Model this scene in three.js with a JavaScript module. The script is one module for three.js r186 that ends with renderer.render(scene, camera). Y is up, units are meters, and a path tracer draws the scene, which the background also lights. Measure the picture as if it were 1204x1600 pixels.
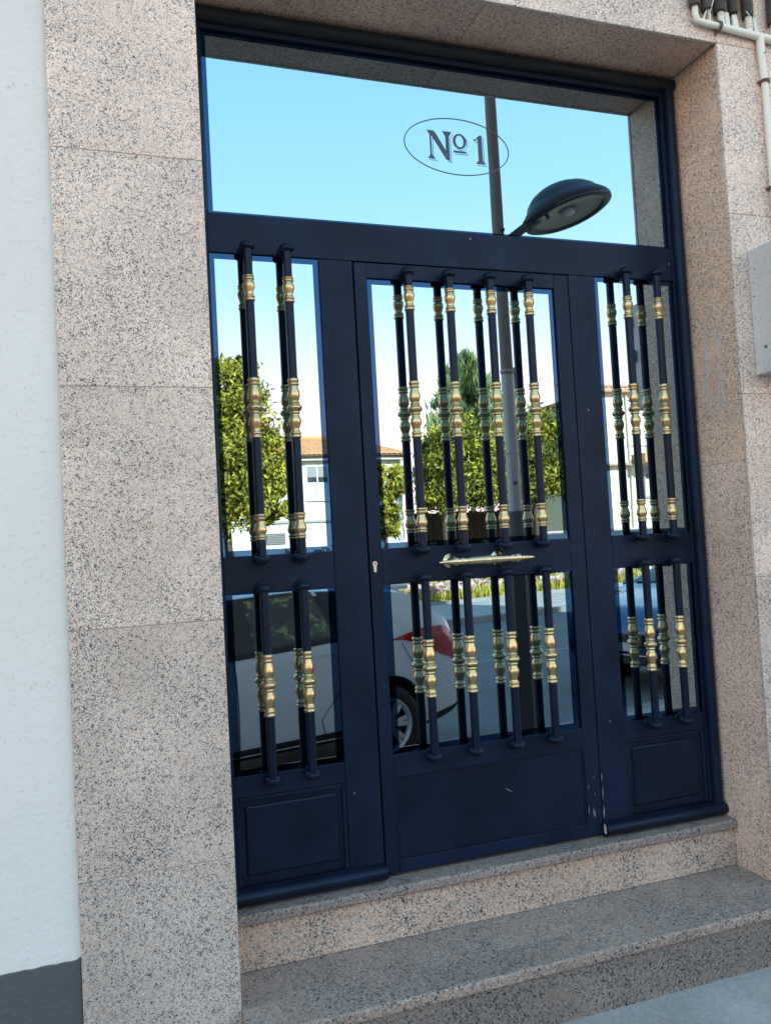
import * as THREE from 'three';
import { RoundedBoxGeometry } from 'three/addons/geometries/RoundedBoxGeometry.js';
import { mergeGeometries, mergeVertices, toCreasedNormals } from 'three/addons/utils/BufferGeometryUtils.js';
import { Brush, Evaluator, SUBTRACTION } from 'three-bvh-csg';

// ------------------------------------------------------------------ camera, sky, sun, exposure
const scene = new THREE.Scene();
const camera = new THREE.PerspectiveCamera(62.15, 770 / 1024, 0.05, 900);
camera.position.set(-0.9366, 1.1285, 2.8209);
camera.rotation.order = 'YXZ';
camera.rotation.set(0.0423, -0.3423, -0.0553);
const renderer = new THREE.WebGLRenderer({ antialias: true });
renderer.toneMapping = THREE.LinearToneMapping;
renderer.toneMappingExposure = 2.85;
renderer.shadowMap.enabled = true;

{ // clear sky: blue overhead, hazy white towards the horizon
  const W = 256, H = 256, d = new Float32Array(W * H * 4);
  const stops = [[-90, .17, .155, .145], [-4, .38, .30, .26], [0, 1.46, .87, .76], [7, 1.38, .865, .80], [12, .92, .80, .80], [17, .54, .70, .77], [23, .385, .615, .71], [31, .29, .53, .65], [50, .195, .38, .54], [90, .125, .26, .43]];
  for (let j = 0; j < H; j++) {
    const el = (j + .5) / H * 180 - 90;
    let k = 0; while (k < stops.length - 2 && el > stops[k + 1][0]) k++;
    const a = stops[k], b = stops[k + 1]; let t = Math.min(1, Math.max(0, (el - a[0]) / (b[0] - a[0])));
    for (let i = 0; i < W; i++) { const o = (j * W + i) * 4; for (let c = 0; c < 3; c++) d[o + c] = a[c + 1] + (b[c + 1] - a[c + 1]) * t; d[o + 3] = 1; }
  }
  const t = new THREE.DataTexture(d, W, H, THREE.RGBAFormat, THREE.FloatType);
  t.mapping = THREE.EquirectangularReflectionMapping; t.magFilter = t.minFilter = THREE.LinearFilter; t.needsUpdate = true;
  scene.background = t; scene.environment = t;
}
const sun = new THREE.DirectionalLight(new THREE.Color(1, .92, .78), 5.0);
sun.position.set(.25 * 60 + 6, .52 * 60, -.80 * 60 + 10); sun.target.position.set(6, 0, 10);
sun.castShadow = true; sun.shadow.mapSize.set(4096, 4096);
Object.assign(sun.shadow.camera, { left: -50, right: 50, top: 50, bottom: -50, near: 1, far: 160 });
scene.add(sun, sun.target);

// ------------------------------------------------------------------ helpers
function rng(s) { return () => { s |= 0; s = s + 0x6D2B79F5 | 0; let t = Math.imul(s ^ s >>> 15, 1 | s); t = t + Math.imul(t ^ t >>> 7, 61 | t) ^ t; return ((t ^ t >>> 14) >>> 0) / 4294967296; }; }
const R0 = rng(11);
const used = {};
function numbered(n) { if (!(n in used)) { used[n] = 0; return n; } used[n]++; return n + '_' + String(used[n]).padStart(3, '0'); }
function tag(o, label, category, group, kind) { if (label) o.userData.label = label; if (category) o.userData.category = category; if (group) o.userData.group = group; if (kind) o.userData.kind = kind; return o; }
function thing(name, label, category, pos = [0, 0, 0], turn = 0, group) { const g = new THREE.Group(); g.name = numbered(name); g.position.set(...pos); g.rotation.y = turn; tag(g, label, category, group); scene.add(g); return g; }
function mesh(name, geo, mat, parent) { const m = new THREE.Mesh(Array.isArray(geo) ? merge(geo) : geo, mat); m.name = numbered(name); m.castShadow = m.receiveShadow = true; (parent || scene).add(m); return m; }
function struct(name, geo, mat) { const m = mesh(name, geo, mat); m.userData.kind = 'structure'; return m; }
function merge(list) {
  return mergeGeometries(list.map((g) => { g = g.index ? g.toNonIndexed() : g.clone(); for (const k of Object.keys(g.attributes)) if (!['position', 'normal', 'uv'].includes(k)) g.deleteAttribute(k); if (!g.attributes.uv) g.setAttribute('uv', new THREE.BufferAttribute(new Float32Array(g.attributes.position.count * 2), 2)); if (!g.attributes.normal) g.computeVertexNormals(); g.morphAttributes = {}; return g; }));
}
// uv in metres, projected along the main axis of each face
function uvm(g, ou = 0, ov = 0) {
  g = g.index ? g.toNonIndexed() : g; const p = g.attributes.position, uv = new Float32Array(p.count * 2);
  const a = new THREE.Vector3(), b = new THREE.Vector3(), c = new THREE.Vector3(), n = new THREE.Vector3();
  for (let i = 0; i < p.count; i += 3) {
    a.fromBufferAttribute(p, i); b.fromBufferAttribute(p, i + 1); c.fromBufferAttribute(p, i + 2);
    n.copy(b).sub(a).cross(c.clone().sub(a)); const x = Math.abs(n.x), y = Math.abs(n.y), z = Math.abs(n.z);
    [a, b, c].forEach((v, k) => { let U, V; if (z >= x && z >= y) { U = v.x; V = v.y; } else if (x >= y) { U = v.z; V = v.y; } else { U = v.x; V = v.z; } uv[(i + k) * 2] = U + ou; uv[(i + k) * 2 + 1] = V + ov; });
  }
  g.setAttribute('uv', new THREE.BufferAttribute(uv, 2)); return g;
}
function box(x0, x1, y0, y1, z0, z1) { const g = new THREE.BoxGeometry(x1 - x0, y1 - y0, z1 - z0); g.translate((x0 + x1) / 2, (y0 + y1) / 2, (z0 + z1) / 2); return uvm(g); }
function rbox(x0, x1, y0, y1, z0, z1, r = .003, seg = 2) { const g = new RoundedBoxGeometry(x1 - x0, y1 - y0, z1 - z0, seg, Math.min(r, .49 * Math.min(x1 - x0, y1 - y0, z1 - z0))); g.translate((x0 + x1) / 2, (y0 + y1) / 2, (z0 + z1) / 2); return uvm(g, R0() * 7, R0() * 7); }
function tube(pts, r, rad = 10, seg) { const c = new THREE.CatmullRomCurve3(pts.map((p) => new THREE.Vector3(...p)), false, 'catmullrom', .15); return new THREE.TubeGeometry(c, seg || pts.length * 6, r, rad, false); }
function rod(a, b, r0, r1 = r0, rad = 12) { const A = new THREE.Vector3(...a), B = new THREE.Vector3(...b), d = B.clone().sub(A); const g = new THREE.CylinderGeometry(r1, r0, d.length(), rad, 1); g.applyQuaternion(new THREE.Quaternion().setFromUnitVectors(new THREE.Vector3(0, 1, 0), d.normalize())); g.translate((A.x + B.x) / 2, (A.y + B.y) / 2, (A.z + B.z) / 2); return g; }
function lathe(prof, seg = 20) { return new THREE.LatheGeometry(prof.map((p) => new THREE.Vector2(p[0], p[1])), seg); }
function hash(x, y, s) { let h = Math.imul(x | 0, 374761393) + Math.imul(y | 0, 668265263) + Math.imul(s | 0, 1274126177); h = Math.imul(h ^ h >>> 13, 1274126177); h ^= h >>> 16; return (h >>> 0) / 4294967296; }
function vnoise(x, y, per, s) { const xi = Math.floor(x), yi = Math.floor(y), fx = x - xi, fy = y - yi, u = fx * fx * (3 - 2 * fx), v = fy * fy * (3 - 2 * fy), m = (a) => ((a % per) + per) % per; const h = (a, b) => hash(m(xi + a), m(yi + b), s); return (h(0, 0) * (1 - u) + h(1, 0) * u) * (1 - v) + (h(0, 1) * (1 - u) + h(1, 1) * u) * v; }
function fbm(x, y, per, s, oct = 4) { let a = 0, w = .5, t = 0; for (let i = 0; i < oct; i++) { a += w * vnoise(x, y, per, s + i); t += w; x *= 2; y *= 2; per *= 2; w *= .5; } return a / t; }
function dtex(N, fn, metres, srgb = true) { // fn(u 0..1, v 0..1, i, j) -> [r,g,b] 0..1 (sRGB when srgb)
  const d = new Uint8Array(N * N * 4);
  for (let j = 0; j < N; j++) for (let i = 0; i < N; i++) { const c = fn(i / N, j / N, i, j), o = (j * N + i) * 4; for (let k = 0; k < 3; k++) d[o + k] = Math.max(0, Math.min(255, c[k] * 255)); d[o + 3] = 255; }
  const t = new THREE.DataTexture(d, N, N); t.wrapS = t.wrapT = THREE.RepeatWrapping; t.magFilter = THREE.LinearFilter; t.minFilter = THREE.LinearMipmapLinearFilter; t.generateMipmaps = true; t.repeat.set(1 / metres, 1 / metres); if (srgb) t.colorSpace = THREE.SRGBColorSpace; t.needsUpdate = true; return t;
}
const std = (c, rough = .6, more = {}) => new THREE.MeshStandardMaterial({ color: Array.isArray(c) ? new THREE.Color().setRGB(...c) : c, roughness: rough, ...more });
const phys = (c, rough = .4, more = {}) => new THREE.MeshPhysicalMaterial({ color: new THREE.Color().setRGB(...c), roughness: rough, ...more });

// ------------------------------------------------------------------ materials
// granite: a mosaic of feldspar, quartz and mica grains
function graniteTex(seed, pal, metres = 1.2, N = 2048, cell = 4.6) {
  const G = Math.round(N / cell), s = N / G;
  const px = new Float32Array(G * G), py = new Float32Array(G * G), col = new Float32Array(G * G * 3), wt = new Float32Array(G * G);
  for (let j = 0; j < G; j++) for (let i = 0; i < G; i++) {
    const k = j * G + i; px[k] = i + hash(i, j, seed); py[k] = j + hash(i, j, seed + 1); wt[k] = hash(i, j, seed + 2) * .35;
    const cl = fbm(i / G * 9, j / G * 9, 9, seed + 20, 3), c2 = fbm(i / G * 110, j / G * 110, 110, seed + 40, 2);
    let r = hash(i, j, seed + 3) + (cl - .5) * .26 + (c2 - .5) * .34; let c;
    const n = hash(i, j, seed + 4);
    c = r < .055 ? pal.black : r < .15 ? pal.dark : r < .36 ? pal.grey : r < .68 ? pal.pink : r < .90 ? pal.light : pal.warm;
    const f = .93 + .14 * n; col[k * 3] = c[0] * f; col[k * 3 + 1] = c[1] * f; col[k * 3 + 2] = c[2] * f;
  }
  const tint = (u, v) => (fbm(u * 5, v * 5, 5, seed + 60, 3) - .5) * .16;
  return dtex(N, (u, v, i, j) => {
    const wx = (fbm(u * 160, v * 160, 160, seed + 70, 2) - .5) * 1.3, wy = (fbm(u * 160, v * 160, 160, seed + 80, 2) - .5) * 1.3;
    const x = i / s + wx, y = j / s + wy, xi = Math.floor(x), yi = Math.floor(y); let b = 9, bk = 0;
    for (let q = -1; q <= 1; q++) for (let p = -1; p <= 1; p++) {
      const gx = xi + p, gy = yi + q, k = ((gy % G) + G) % G * G + ((gx % G) + G) % G;
      const ox = px[k] - k % G + gx - x, oy = py[k] - Math.floor(k / G) + gy - y, d = ox * ox + oy * oy - wt[k]; if (d < b) { b = d; bk = k; }
    }
    const t = 1 + tint(u, v); return [col[bk * 3] * t, col[bk * 3 + 1] * t, col[bk * 3 + 2] * t];
  }, metres);
}
const wallGranite = graniteTex(3, { black: [.33, .305, .30], dark: [.57, .54, .53], grey: [.735, .695, .68], pink: [.91, .83, .775], light: [.93, .868, .825], warm: [.92, .79, .705] });
const stepGranite = graniteTex(91, { black: [.23, .22, .23], dark: [.42, .41, .42], grey: [.58, .56, .56], pink: [.71, .645, .605], light: [.76, .715, .685], warm: [.78, .63, .53] }, 1.2, 2048, 6.2);
const granMats = [[.70, .70, .71], [.78, .775, .78], [.88, .87, .87], [.96, .945, .94], [1.04, 1.01, 1.0], [1.0, .985, .975]].map((c) => phys(c, .42, { map: wallGranite, specularIntensity: .6 }));  // tints darken towards the lower courses, the wall's light falloff put into colour
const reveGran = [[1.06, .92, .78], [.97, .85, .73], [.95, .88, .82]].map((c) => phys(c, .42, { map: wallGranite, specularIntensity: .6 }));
const soffitGran = phys([1.0, .80, .70], .42, { map: wallGranite, specularIntensity: .6 });
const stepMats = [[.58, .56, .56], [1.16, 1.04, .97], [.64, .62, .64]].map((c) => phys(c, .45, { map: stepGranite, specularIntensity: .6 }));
const treadMat = phys([.80, .725, .70], .5, { map: stepGranite, specularIntensity: .6 });
const mortar = std([.46, .37, .315], .9);
const stuccoBump = dtex(1024, (u, v) => { const n = fbm(u * 60, v * 60, 60, 7, 4), m = fbm(u * 14, v * 14, 14, 17, 3); const g = Math.pow(n, 1.2) * .75 + m * .25; return [g, g, g]; }, .7, false);
const stuccoCol = dtex(1024, (u, v) => { const n = fbm(u * 4, v * 4, 4, 5, 5), f = fbm(u * 150, v * 150, 150, 9, 2), pit = f < .13 ? .92 : 1; const g = .95 + n * .05; return [g * pit, g * pit, g * pit]; }, 1.7);
const stucco = std([.79, .765, .745], .88, { map: stuccoCol, bumpMap: stuccoBump, bumpScale: .0024 });
const plinthPaint = std([.084, .090, .096], .6, { bumpMap: stuccoBump, bumpScale: .003 });
const paintRough = dtex(512, (u, v) => { const n = fbm(u * 5, v * 5, 5, 31, 5); const g = .85 + n * .3; return [g, g, g]; }, .9, false);
const paintCol = dtex(1024, (u, v) => { const n = fbm(u * 6, v * 6, 6, 41, 5), f = fbm(u * 120, v * 120, 120, 47, 2), speck = f > .80 ? .12 : 0; const g = .66 + n * .56 + speck; return [g, g, g * .99]; }, .8);
const navy = phys([.0078, .0150, .0380], .42, { map: paintCol, roughnessMap: paintRough, specularIntensity: .4, specularColor: new THREE.Color().setRGB(.62, .80, 1) });
const navyGloss = phys([.0060, .0108, .0295], .34, { map: paintCol, specularIntensity: .6, specularColor: new THREE.Color().setRGB(.62, .80, 1) });
const darkBar = phys([.0072, .0132, .0335], .36, { map: paintCol, specularIntensity: .5, specularColor: new THREE.Color().setRGB(.62, .80, 1) });
const brass = std([.63, .475, .25], .33, { metalness: 1, roughnessMap: paintRough });
const brassBright = std([.66, .52, .32], .26, { metalness: 1 });
const glassWave = dtex(256, (u, v) => { const n = fbm(u * 5, v * 5, 5, 19, 2); return [n, n, n]; }, 1.5, false);
const mirror = std([.365, .487, .572], .0, { metalness: 1, bumpMap: glassWave, bumpScale: .00012 });
const beadGlass = std([.024, .060, .135], .02, { metalness: 1 });
const black = std([.01, .01, .012], .7);
const letterMat = std([.045, .06, .12], .5);
const chipMat = std([.5, .5, .48], .7);

// ------------------------------------------------------------------ setting: ground, street, pavements
const PY = -.36, RY = -.60, TH = 15 * Math.PI / 180, CT = Math.cos(TH), ST = Math.sin(TH);
const S = (a, y, b) => [a * CT - b * ST, y, a * ST + b * CT];       // street coordinates: along, height, across
const groundCol = dtex(512, (u, v) => { const n = fbm(u * 9, v * 9, 9, 51, 5); return [.30 + n * .14, .33 + n * .14, .20 + n * .08]; }, 9);
const asphalt = dtex(1024, (u, v) => { const n = fbm(u * 200, v * 200, 200, 61, 2), m = fbm(u * 5, v * 5, 5, 63, 4); const g = .31 + n * .13 + m * .09; return [g, g, g * 1.01]; }, 3);
const concrete = dtex(1024, (u, v) => { const n = fbm(u * 160, v * 160, 160, 71, 2), m = fbm(u * 5, v * 5, 5, 73, 5); const g = .54 + n * .09 + m * .16; return [g, g * .995, g * .985]; }, 1.6);
const roadMat = std([1, 1, 1], .85, { map: asphalt }), paveMat = std([.90, .82, .82], .85, { map: concrete, bumpMap: stuccoBump, bumpScale: .001 }), kerbMat = std([.62, .62, .62], .85, { map: concrete });
function quads(list) { // list of [a,b,c,d] points, counter-clockwise from above
  const p = []; for (const [a, b, c, d] of list) p.push(...a, ...b, ...c, ...a, ...c, ...d);
  const g = new THREE.BufferGeometry(); g.setAttribute('position', new THREE.Float32BufferAttribute(p, 3)); g.computeVertexNormals(); return uvm(g);
}
struct('ground', quads([[[-300, RY - .05, 400], [400, RY - .05, 400], [400, RY - .05, -300], [-300, RY - .05, -300]]]), std([1, 1, 1], .95, { map: groundCol }));
struct('road', quads([[S(-60, RY, 11.75), S(90, RY, 11.75), S(90, RY, 2.7), S(-60, RY, 2.7)], [S(-60, RY, 2.7), S(2, RY, 2.7), S(2, RY, 1.0), S(-60, RY, 1.0)]].slice(0, 1)), roadMat);
// the kerb on the near side bends to follow the front of the buildings further left
const K0 = S(-1, 0, 2.72), K1 = S(70, 0, 2.72);
struct('pavement', quads([[[-30, RY + .12, K0[2]], [K0[0], RY + .12, K0[2]], [K0[0], PY, -.02], [-30, PY, -.02]], [[K0[0], RY + .12, K0[2]], [K1[0], RY + .12, K1[2]], [K1[0], PY, -.02], [K0[0], PY, -.02]]]), paveMat);
struct('kerb', quads([[[-30, RY + .121, K0[2] + .14], [K0[0], RY + .121, K0[2] + .14], [K0[0], RY + .121, K0[2]], [-30, RY + .121, K0[2]]], [[K0[0], RY + .121, K0[2] + .14], [K1[0], RY + .121, K1[2] + .14], [K1[0], RY + .121, K1[2]], [K0[0], RY + .121, K0[2]]], [[-30, RY - .04, K0[2] + .15], [K0[0], RY - .04, K0[2] + .15], [K0[0], RY + .121, K0[2] + .14], [-30, RY + .121, K0[2] + .14]], [[K0[0], RY - .04, K0[2] + .15], [K1[0], RY - .04, K1[2] + .15], [K1[0], RY + .121, K1[2] + .14], [K0[0], RY + .121, K0[2] + .14]]]), kerbMat);
function streetBox(a0, a1, y0, y1, b0, b1) { const g = new THREE.BoxGeometry(a1 - a0, y1 - y0, b1 - b0); g.translate((a0 + a1) / 2, (y0 + y1) / 2, (b0 + b1) / 2); const u = uvm(g); u.rotateY(-TH); return u; }
{ const f = struct('pavement', streetBox(-60, 90, RY - .04, RY + .12, 11.9, 15.7), std([.9, .9, .9], .85, { map: concrete }));
  const kg = []; for (let k = 0; k < 60; k++) kg.push(streetBox(-5 + k, -5 + k + .985, RY - .04, RY + .125, 11.72, 11.897)); struct('kerb', kg, kerbMat);
  struct('kerb', streetBox(-60, 90, RY - .04, RY + .2, 15.703, 15.86), kerbMat); }
const paint = std([.26, .26, .26], .8);
struct('road_marking', streetBox(-40, 80, RY + .001, RY + .005, 6.95, 7.05), paint);

// ------------------------------------------------------------------ granite building round the entrance
const X0 = -.555, X1 = 1.422, YT = 2.995, ZF = .277;
const bld = thing('granite_building', 'apartment building faced in speckled pink and grey granite slabs around the dark blue doorway', 'building', [0, 0, 0]);
{
  const inn = std([.3, .27, .25], .9);
  mesh('wall', [box(-.98, X0 - .034, PY - .25, 12, -9, .2445), box(X1 + .034, 14, PY - .25, 12, -9, .2445), box(X0 - .034, X1 + .034, YT + .034, 12, -9, .2445), box(X0 - .034, X1 + .034, PY - .25, YT + .034, -9, -.34)], inn, bld);
  mesh('mortar', [box(-.975, X0 - .012, PY - .2, 4.40, .2445, .2745), box(X1 + .012, 2.555, PY - .2, 4.40, .2445, .2745), box(X0 - .012, X1 + .012, YT + .012, 4.40, .2445, .2745), box(X1 + .0045, X1 + .034, PY - .2, YT + .03, -.3, .2445), box(X0 - .034, X0 - .0045, PY - .2, YT + .03, -.3, .2445)], mortar, bld);
  mesh('roof', box(-1.1, 14.1, 12, 12.25, -9.1, .5), inn, bld);
  const g = .0006;
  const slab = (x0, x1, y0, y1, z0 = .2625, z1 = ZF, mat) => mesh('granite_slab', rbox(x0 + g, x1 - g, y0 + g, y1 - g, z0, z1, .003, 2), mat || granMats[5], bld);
  const ys = [-.4427, .2503, .9431, 1.6358, 2.3285, 3.0213, 3.714, 4.407];
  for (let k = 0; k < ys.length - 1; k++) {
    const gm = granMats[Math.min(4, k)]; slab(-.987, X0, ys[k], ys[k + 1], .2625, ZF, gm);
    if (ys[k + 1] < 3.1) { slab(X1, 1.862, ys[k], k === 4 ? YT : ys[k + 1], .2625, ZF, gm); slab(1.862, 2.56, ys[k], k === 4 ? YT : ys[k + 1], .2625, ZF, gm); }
  }
  for (const [a, b] of [[YT, 3.714], [3.714, 4.407]]) { slab(X0, .43, a, b); slab(.43, 1.422, a, b); slab(1.422, 2.56, a, b); }
  mesh('facing', box(2.561, 14, PY, 12, .2610, ZF - .002), granMats[1], bld); mesh('facing', box(-.987, 2.56, 4.408, 12, .2610, ZF - .002), granMats[1], bld);
  // reveals and soffit, 3 mm behind the edges of the front slabs
  const rv = (x0, x1, y0, y1, mat) => slab(x0, x1, y0, y1, -.05, .2618, mat);
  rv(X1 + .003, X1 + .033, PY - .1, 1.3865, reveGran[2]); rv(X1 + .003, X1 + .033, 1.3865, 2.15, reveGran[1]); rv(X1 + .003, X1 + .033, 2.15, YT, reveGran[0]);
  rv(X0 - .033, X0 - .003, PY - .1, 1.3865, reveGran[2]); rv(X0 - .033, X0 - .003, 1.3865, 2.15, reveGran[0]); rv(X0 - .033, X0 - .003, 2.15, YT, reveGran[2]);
  slab(X0, .45, YT + .003, YT + .033, -.05, .2618, soffitGran); slab(.45, X1, YT + .003, YT + .033, -.05, .2618, soffitGran);
}
// two pale streaks washed out of the reveal
{
  const N = 256, d = new Uint8Array(N * N * 4);
  for (let j = 0; j < N; j++) for (let i = 0; i < N; i++) { const u = i / N, v = j / N, o = (j * N + i) * 4; const e = Math.min(1, 8 * u, 8 * (1 - u)) * Math.min(1, 6 * v, 3 * (1 - v)); const n = fbm(u * 6, v * 20, 64, 301, 4); const a = Math.max(0, Math.min(1, e * (n * 1.5 - .22))) * .62; d[o] = d[o + 1] = d[o + 2] = a * 255; d[o + 3] = 255; }
  const t = new THREE.DataTexture(d, N, N); t.magFilter = THREE.LinearFilter; t.needsUpdate = true;
  const sm = std([.72, .73, .74], .7, { alphaMap: t, transparent: true });
  for (const [z, w, y0, y1] of [[.095, .036, 1.52, 2.03], [.165, .042, 1.53, 2.03]]) { const p = new THREE.PlaneGeometry(w, y1 - y0); p.rotateY(-Math.PI / 2); p.translate(X1 + .0022, (y0 + y1) / 2, z); mesh('stain', p, sm, bld); }
}
const nb = thing('rendered_building', 'white rendered building with a dark grey painted plinth at the left edge', 'building', [0, 0, 0]);
mesh('wall', box(-26, -.9855, .042, 12.1, -9, .2605), stucco, nb);
{ const s = new THREE.Shape(); const r = rng(77); s.moveTo(-26, PY - .3); s.lineTo(-.9885, PY - .3); s.lineTo(-.9885, .047); for (let x = -1.0; x > -2.4; x -= .013) s.lineTo(x, .041 + (r() - .5) * .0025); s.lineTo(-26, .042); s.closePath();
  const g = new THREE.ExtrudeGeometry(s, { depth: .3, bevelEnabled: true, bevelSize: .002, bevelThickness: .003, bevelSegments: 1 }); g.translate(0, 0, -.037); mesh('plinth', uvm(g), plinthPaint, nb); }
mesh('roof', box(-26.2, -1.0, 12.1, 12.4, -9.1, .5), mortar, nb);

// ------------------------------------------------------------------ steps
const st = thing('entrance_steps', 'two speckled granite steps leading up to the dark blue door', 'steps', [0, 0, 0]);
{
  const nose = (x0, x1, yTop, th, zBack, zFront, mat, name) => { // slab with a rounded front edge, profile in z-y, extruded along x
    const s = new THREE.Shape(), r = Math.min(.011, th * .33), zf = zFront; s.moveTo(zBack, yTop - th); s.lineTo(zf - r * .6, yTop - th); s.quadraticCurveTo(zf, yTop - th, zf, yTop - th + r * .8); s.lineTo(zf, yTop - r); s.quadraticCurveTo(zf, yTop, zf - r, yTop); s.lineTo(zBack, yTop); s.closePath();
    const g = new THREE.ExtrudeGeometry(s, { depth: x1 - x0, bevelEnabled: false, curveSegments: 5 }); g.rotateY(-Math.PI / 2); g.scale(-1, 1, 1);
    const idx = g.index ? g.toNonIndexed() : g; const p = idx.attributes.position; for (let i = 0; i < p.count; i += 3) { const t = [p.getX(i), p.getY(i), p.getZ(i)]; p.setXYZ(i, p.getX(i + 1), p.getY(i + 1), p.getZ(i + 1)); p.setXYZ(i + 1, ...t); }
    const q = idx.clone(); q.computeBoundingBox(); q.translate(x0 - q.boundingBox.min.x, 0, 0); q.computeVertexNormals(); const u = uvm(q, R0() * 5, R0() * 5); return mesh(name, u, mat, st);
  };
  nose(X0 + .002, X1 + .001, -.0045, .034, -.05, .083, stepMats[2], 'sill_slab');
  mesh('riser', rbox(X0 + .001, X1 + .001, -.1855, -.040, -.03, .0625, .001), stepMats[1], st);
  nose(X0 - .001, 2.2, -.187, .036, .279, .428, treadMat, 'tread');
  mesh('tread', rbox(X0 + .001, X1 + .001, -.222, -.1872, -.03, .2788, .0005), treadMat, st);
  mesh('riser', rbox(X0, 2.19, PY - .06, -.2245, .28, .4165, .001), stepMats[0], st);
  mesh('riser', rbox(X0 + .002, X1 - .001, PY - .06, -.2245, .0, .279, .001), mortar, st);
}

// ------------------------------------------------------------------ fixed door frame with transom and side lights
const fr = thing('door_frame', 'dark blue metal door frame with mirrored transom and two mirrored side lights', 'door frame', [0, 0, 0]);
const ZB = -.05, GZ = -.010;
function bar3(name, x0, x1, y0, y1, parent, z1 = 0, r = .0028) { return mesh(name, rbox(x0, x1, y0, y1, ZB, z1, r), navy, parent); }
bar3('transom_bar', -.507, 1.3665, 2.1505, 2.2865, fr);
for (const [x, y] of [[.463, 2.262], [1.352, 2.222], [.925, 1.62], [.93, .42], [-.10, .30]]) mesh('screw', rod([x, y, -.001], [x, y, .0018], .0042, .0036, 10), std([.16, .18, .22], .4, { metalness: .5 }), fr);
bar3('stile', -.128, -.0055, .006, 2.1500, fr); bar3('stile', .8735, .9935, .006, 2.1500, fr);
for (const [a, b] of [[-.507, -.1283], [.9938, 1.3665]]) {
  bar3('rail', a, b, 1.0022, 1.1275, fr); bar3('rail', a, b, .338, .4065, fr, -.0006);
  mesh('panel', rbox(a, b, .05, .3378, ZB, -.011, .001), navyGloss, fr);
  const p = new RoundedBoxGeometry(b - a - .066, .226, .02, 3, .0085); p.translate((a + b) / 2, .196, -.0125); mesh('raised_panel', uvm(p, R0(), R0()), navyGloss, fr);
  for (const g of [rbox(a, a + .014, .05, .337, -.02, -.0025, .004), rbox(b - .014, b, .05, .337, -.02, -.0025, .004), rbox(a + .014, b - .014, .323, .337, -.02, -.0025, .004)]) mesh('panel_moulding', g, navy, fr);
}
bar3('stile', -.552, -.5075, .05, 2.99, fr, .002); bar3('stile', 1.367, 1.4195, .05, 2.99, fr, .002); bar3('head_rail', -.507, 1.3665, 2.9265, 2.99, fr, .002);
// half round outer moulding and the narrow bead inside it
function halfRound(len, w, h) { const s = new THREE.Shape(); s.moveTo(-w / 2, 0); for (let k = 0; k <= 12; k++) { const a = Math.PI * (1 - k / 12); s.lineTo(Math.cos(a) * w / 2, Math.pow(Math.sin(a), .75) * h); } s.closePath(); return new THREE.ExtrudeGeometry(s, { depth: len, bevelEnabled: false }); }
{
  const top = halfRound(X1 - X0 - .002, .052, .033); top.rotateY(Math.PI / 2); top.rotateX(Math.PI / 2); top.translate(X0 + .001, YT - .029, .0021);
  mesh('moulding', uvm(top), phys([.017, .020, .025], .5, { map: paintCol, roughnessMap: paintRough, specularIntensity: .4, specularColor: new THREE.Color().setRGB(.62, .80, 1) }), fr);
  for (const x of [X0 + .027, X1 - .0235]) { const v = halfRound(2.90, .044, .030); v.rotateX(-Math.PI / 2); v.scale(1, 1, 1); v.rotateY(0); const m = v; m.computeBoundingBox();
    // profile bulges towards +z
    const bb = m.boundingBox; if (Math.abs(bb.min.z) > .01 && bb.min.z < 0) m.rotateY(Math.PI); m.translate(x, .046, .0021); mesh('moulding', uvm(m), navy, fr); }
  for (const g of [rbox(1.3605, 1.3665, 2.289, 2.925, -.02, .0055, .002), rbox(-.507, -.501, 2.289, 2.925, -.02, .0055, .002), rbox(-.5009, 1.3604, 2.9205, 2.9265, -.02, .0055, .002)]) mesh('bead', g, navyGloss, fr);
  for (const [a, b] of [[X0 + .002, -.0065], [.8665, X1 - .001]]) { const k = halfRound(b - a, .053, .046); k.rotateY(Math.PI / 2); k.rotateX(Math.PI / 2); k.translate(a, .0245, -.003); mesh('kick_moulding', uvm(k), navyGloss, fr); }
  const chip = new THREE.Shape(); chip.moveTo(0, 0); chip.lineTo(.004, .028); chip.lineTo(.013, .024); chip.lineTo(.017, .008); chip.lineTo(.015, -.008); chip.lineTo(.006, -.010); chip.closePath();
  const cg = new THREE.ExtrudeGeometry(chip, { depth: .0012, bevelEnabled: false }); cg.rotateY(-Math.PI / 2); cg.translate(.8662, .020, .012); mesh('paint_chip', cg, chipMat, fr);
}
// panes: a mirrored field inside a narrow darker edge strip
function pane(parent, x0, x1, y0, y1, e = .019, eb = e, et = e) {
  const f = mesh('pane', box(x0 - .008, x1 + .008, y0 - .008, y1 + .008, GZ - .006, GZ), mirror, parent);
  const s = new THREE.Shape(); s.moveTo(x0 - .006, y0 - .006); s.lineTo(x1 + .006, y0 - .006); s.lineTo(x1 + .006, y1 + .006); s.lineTo(x0 - .006, y1 + .006); s.closePath();
  const h = new THREE.Path(); h.moveTo(x0 + e, y0 + eb); h.lineTo(x0 + e, y1 - et); h.lineTo(x1 - e, y1 - et); h.lineTo(x1 - e, y0 + eb); h.closePath(); s.holes.push(h);
  const g = new THREE.ExtrudeGeometry(s, { depth: .0012, bevelEnabled: false }); g.translate(0, 0, GZ + .0005); mesh('edge_strip', g, beadGlass, f);
  return f;
}
const transom = pane(fr, -.5005, 1.360, 2.2865, 2.9205, .0165, .008);
pane(fr, -.507, -.1283, 1.1275, 2.1505); pane(fr, -.507, -.1283, .4065, 1.0022, .026, .022, .003);
pane(fr, .9938, 1.3665, 1.1275, 2.1505, .018); pane(fr, .9938, 1.3665, .4065, 1.0022, .022, .022, .003);
mesh('backing', box(X0 + .002, X1 - .002, .0, YT - .002, -.30, -.052), black, fr);

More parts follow.
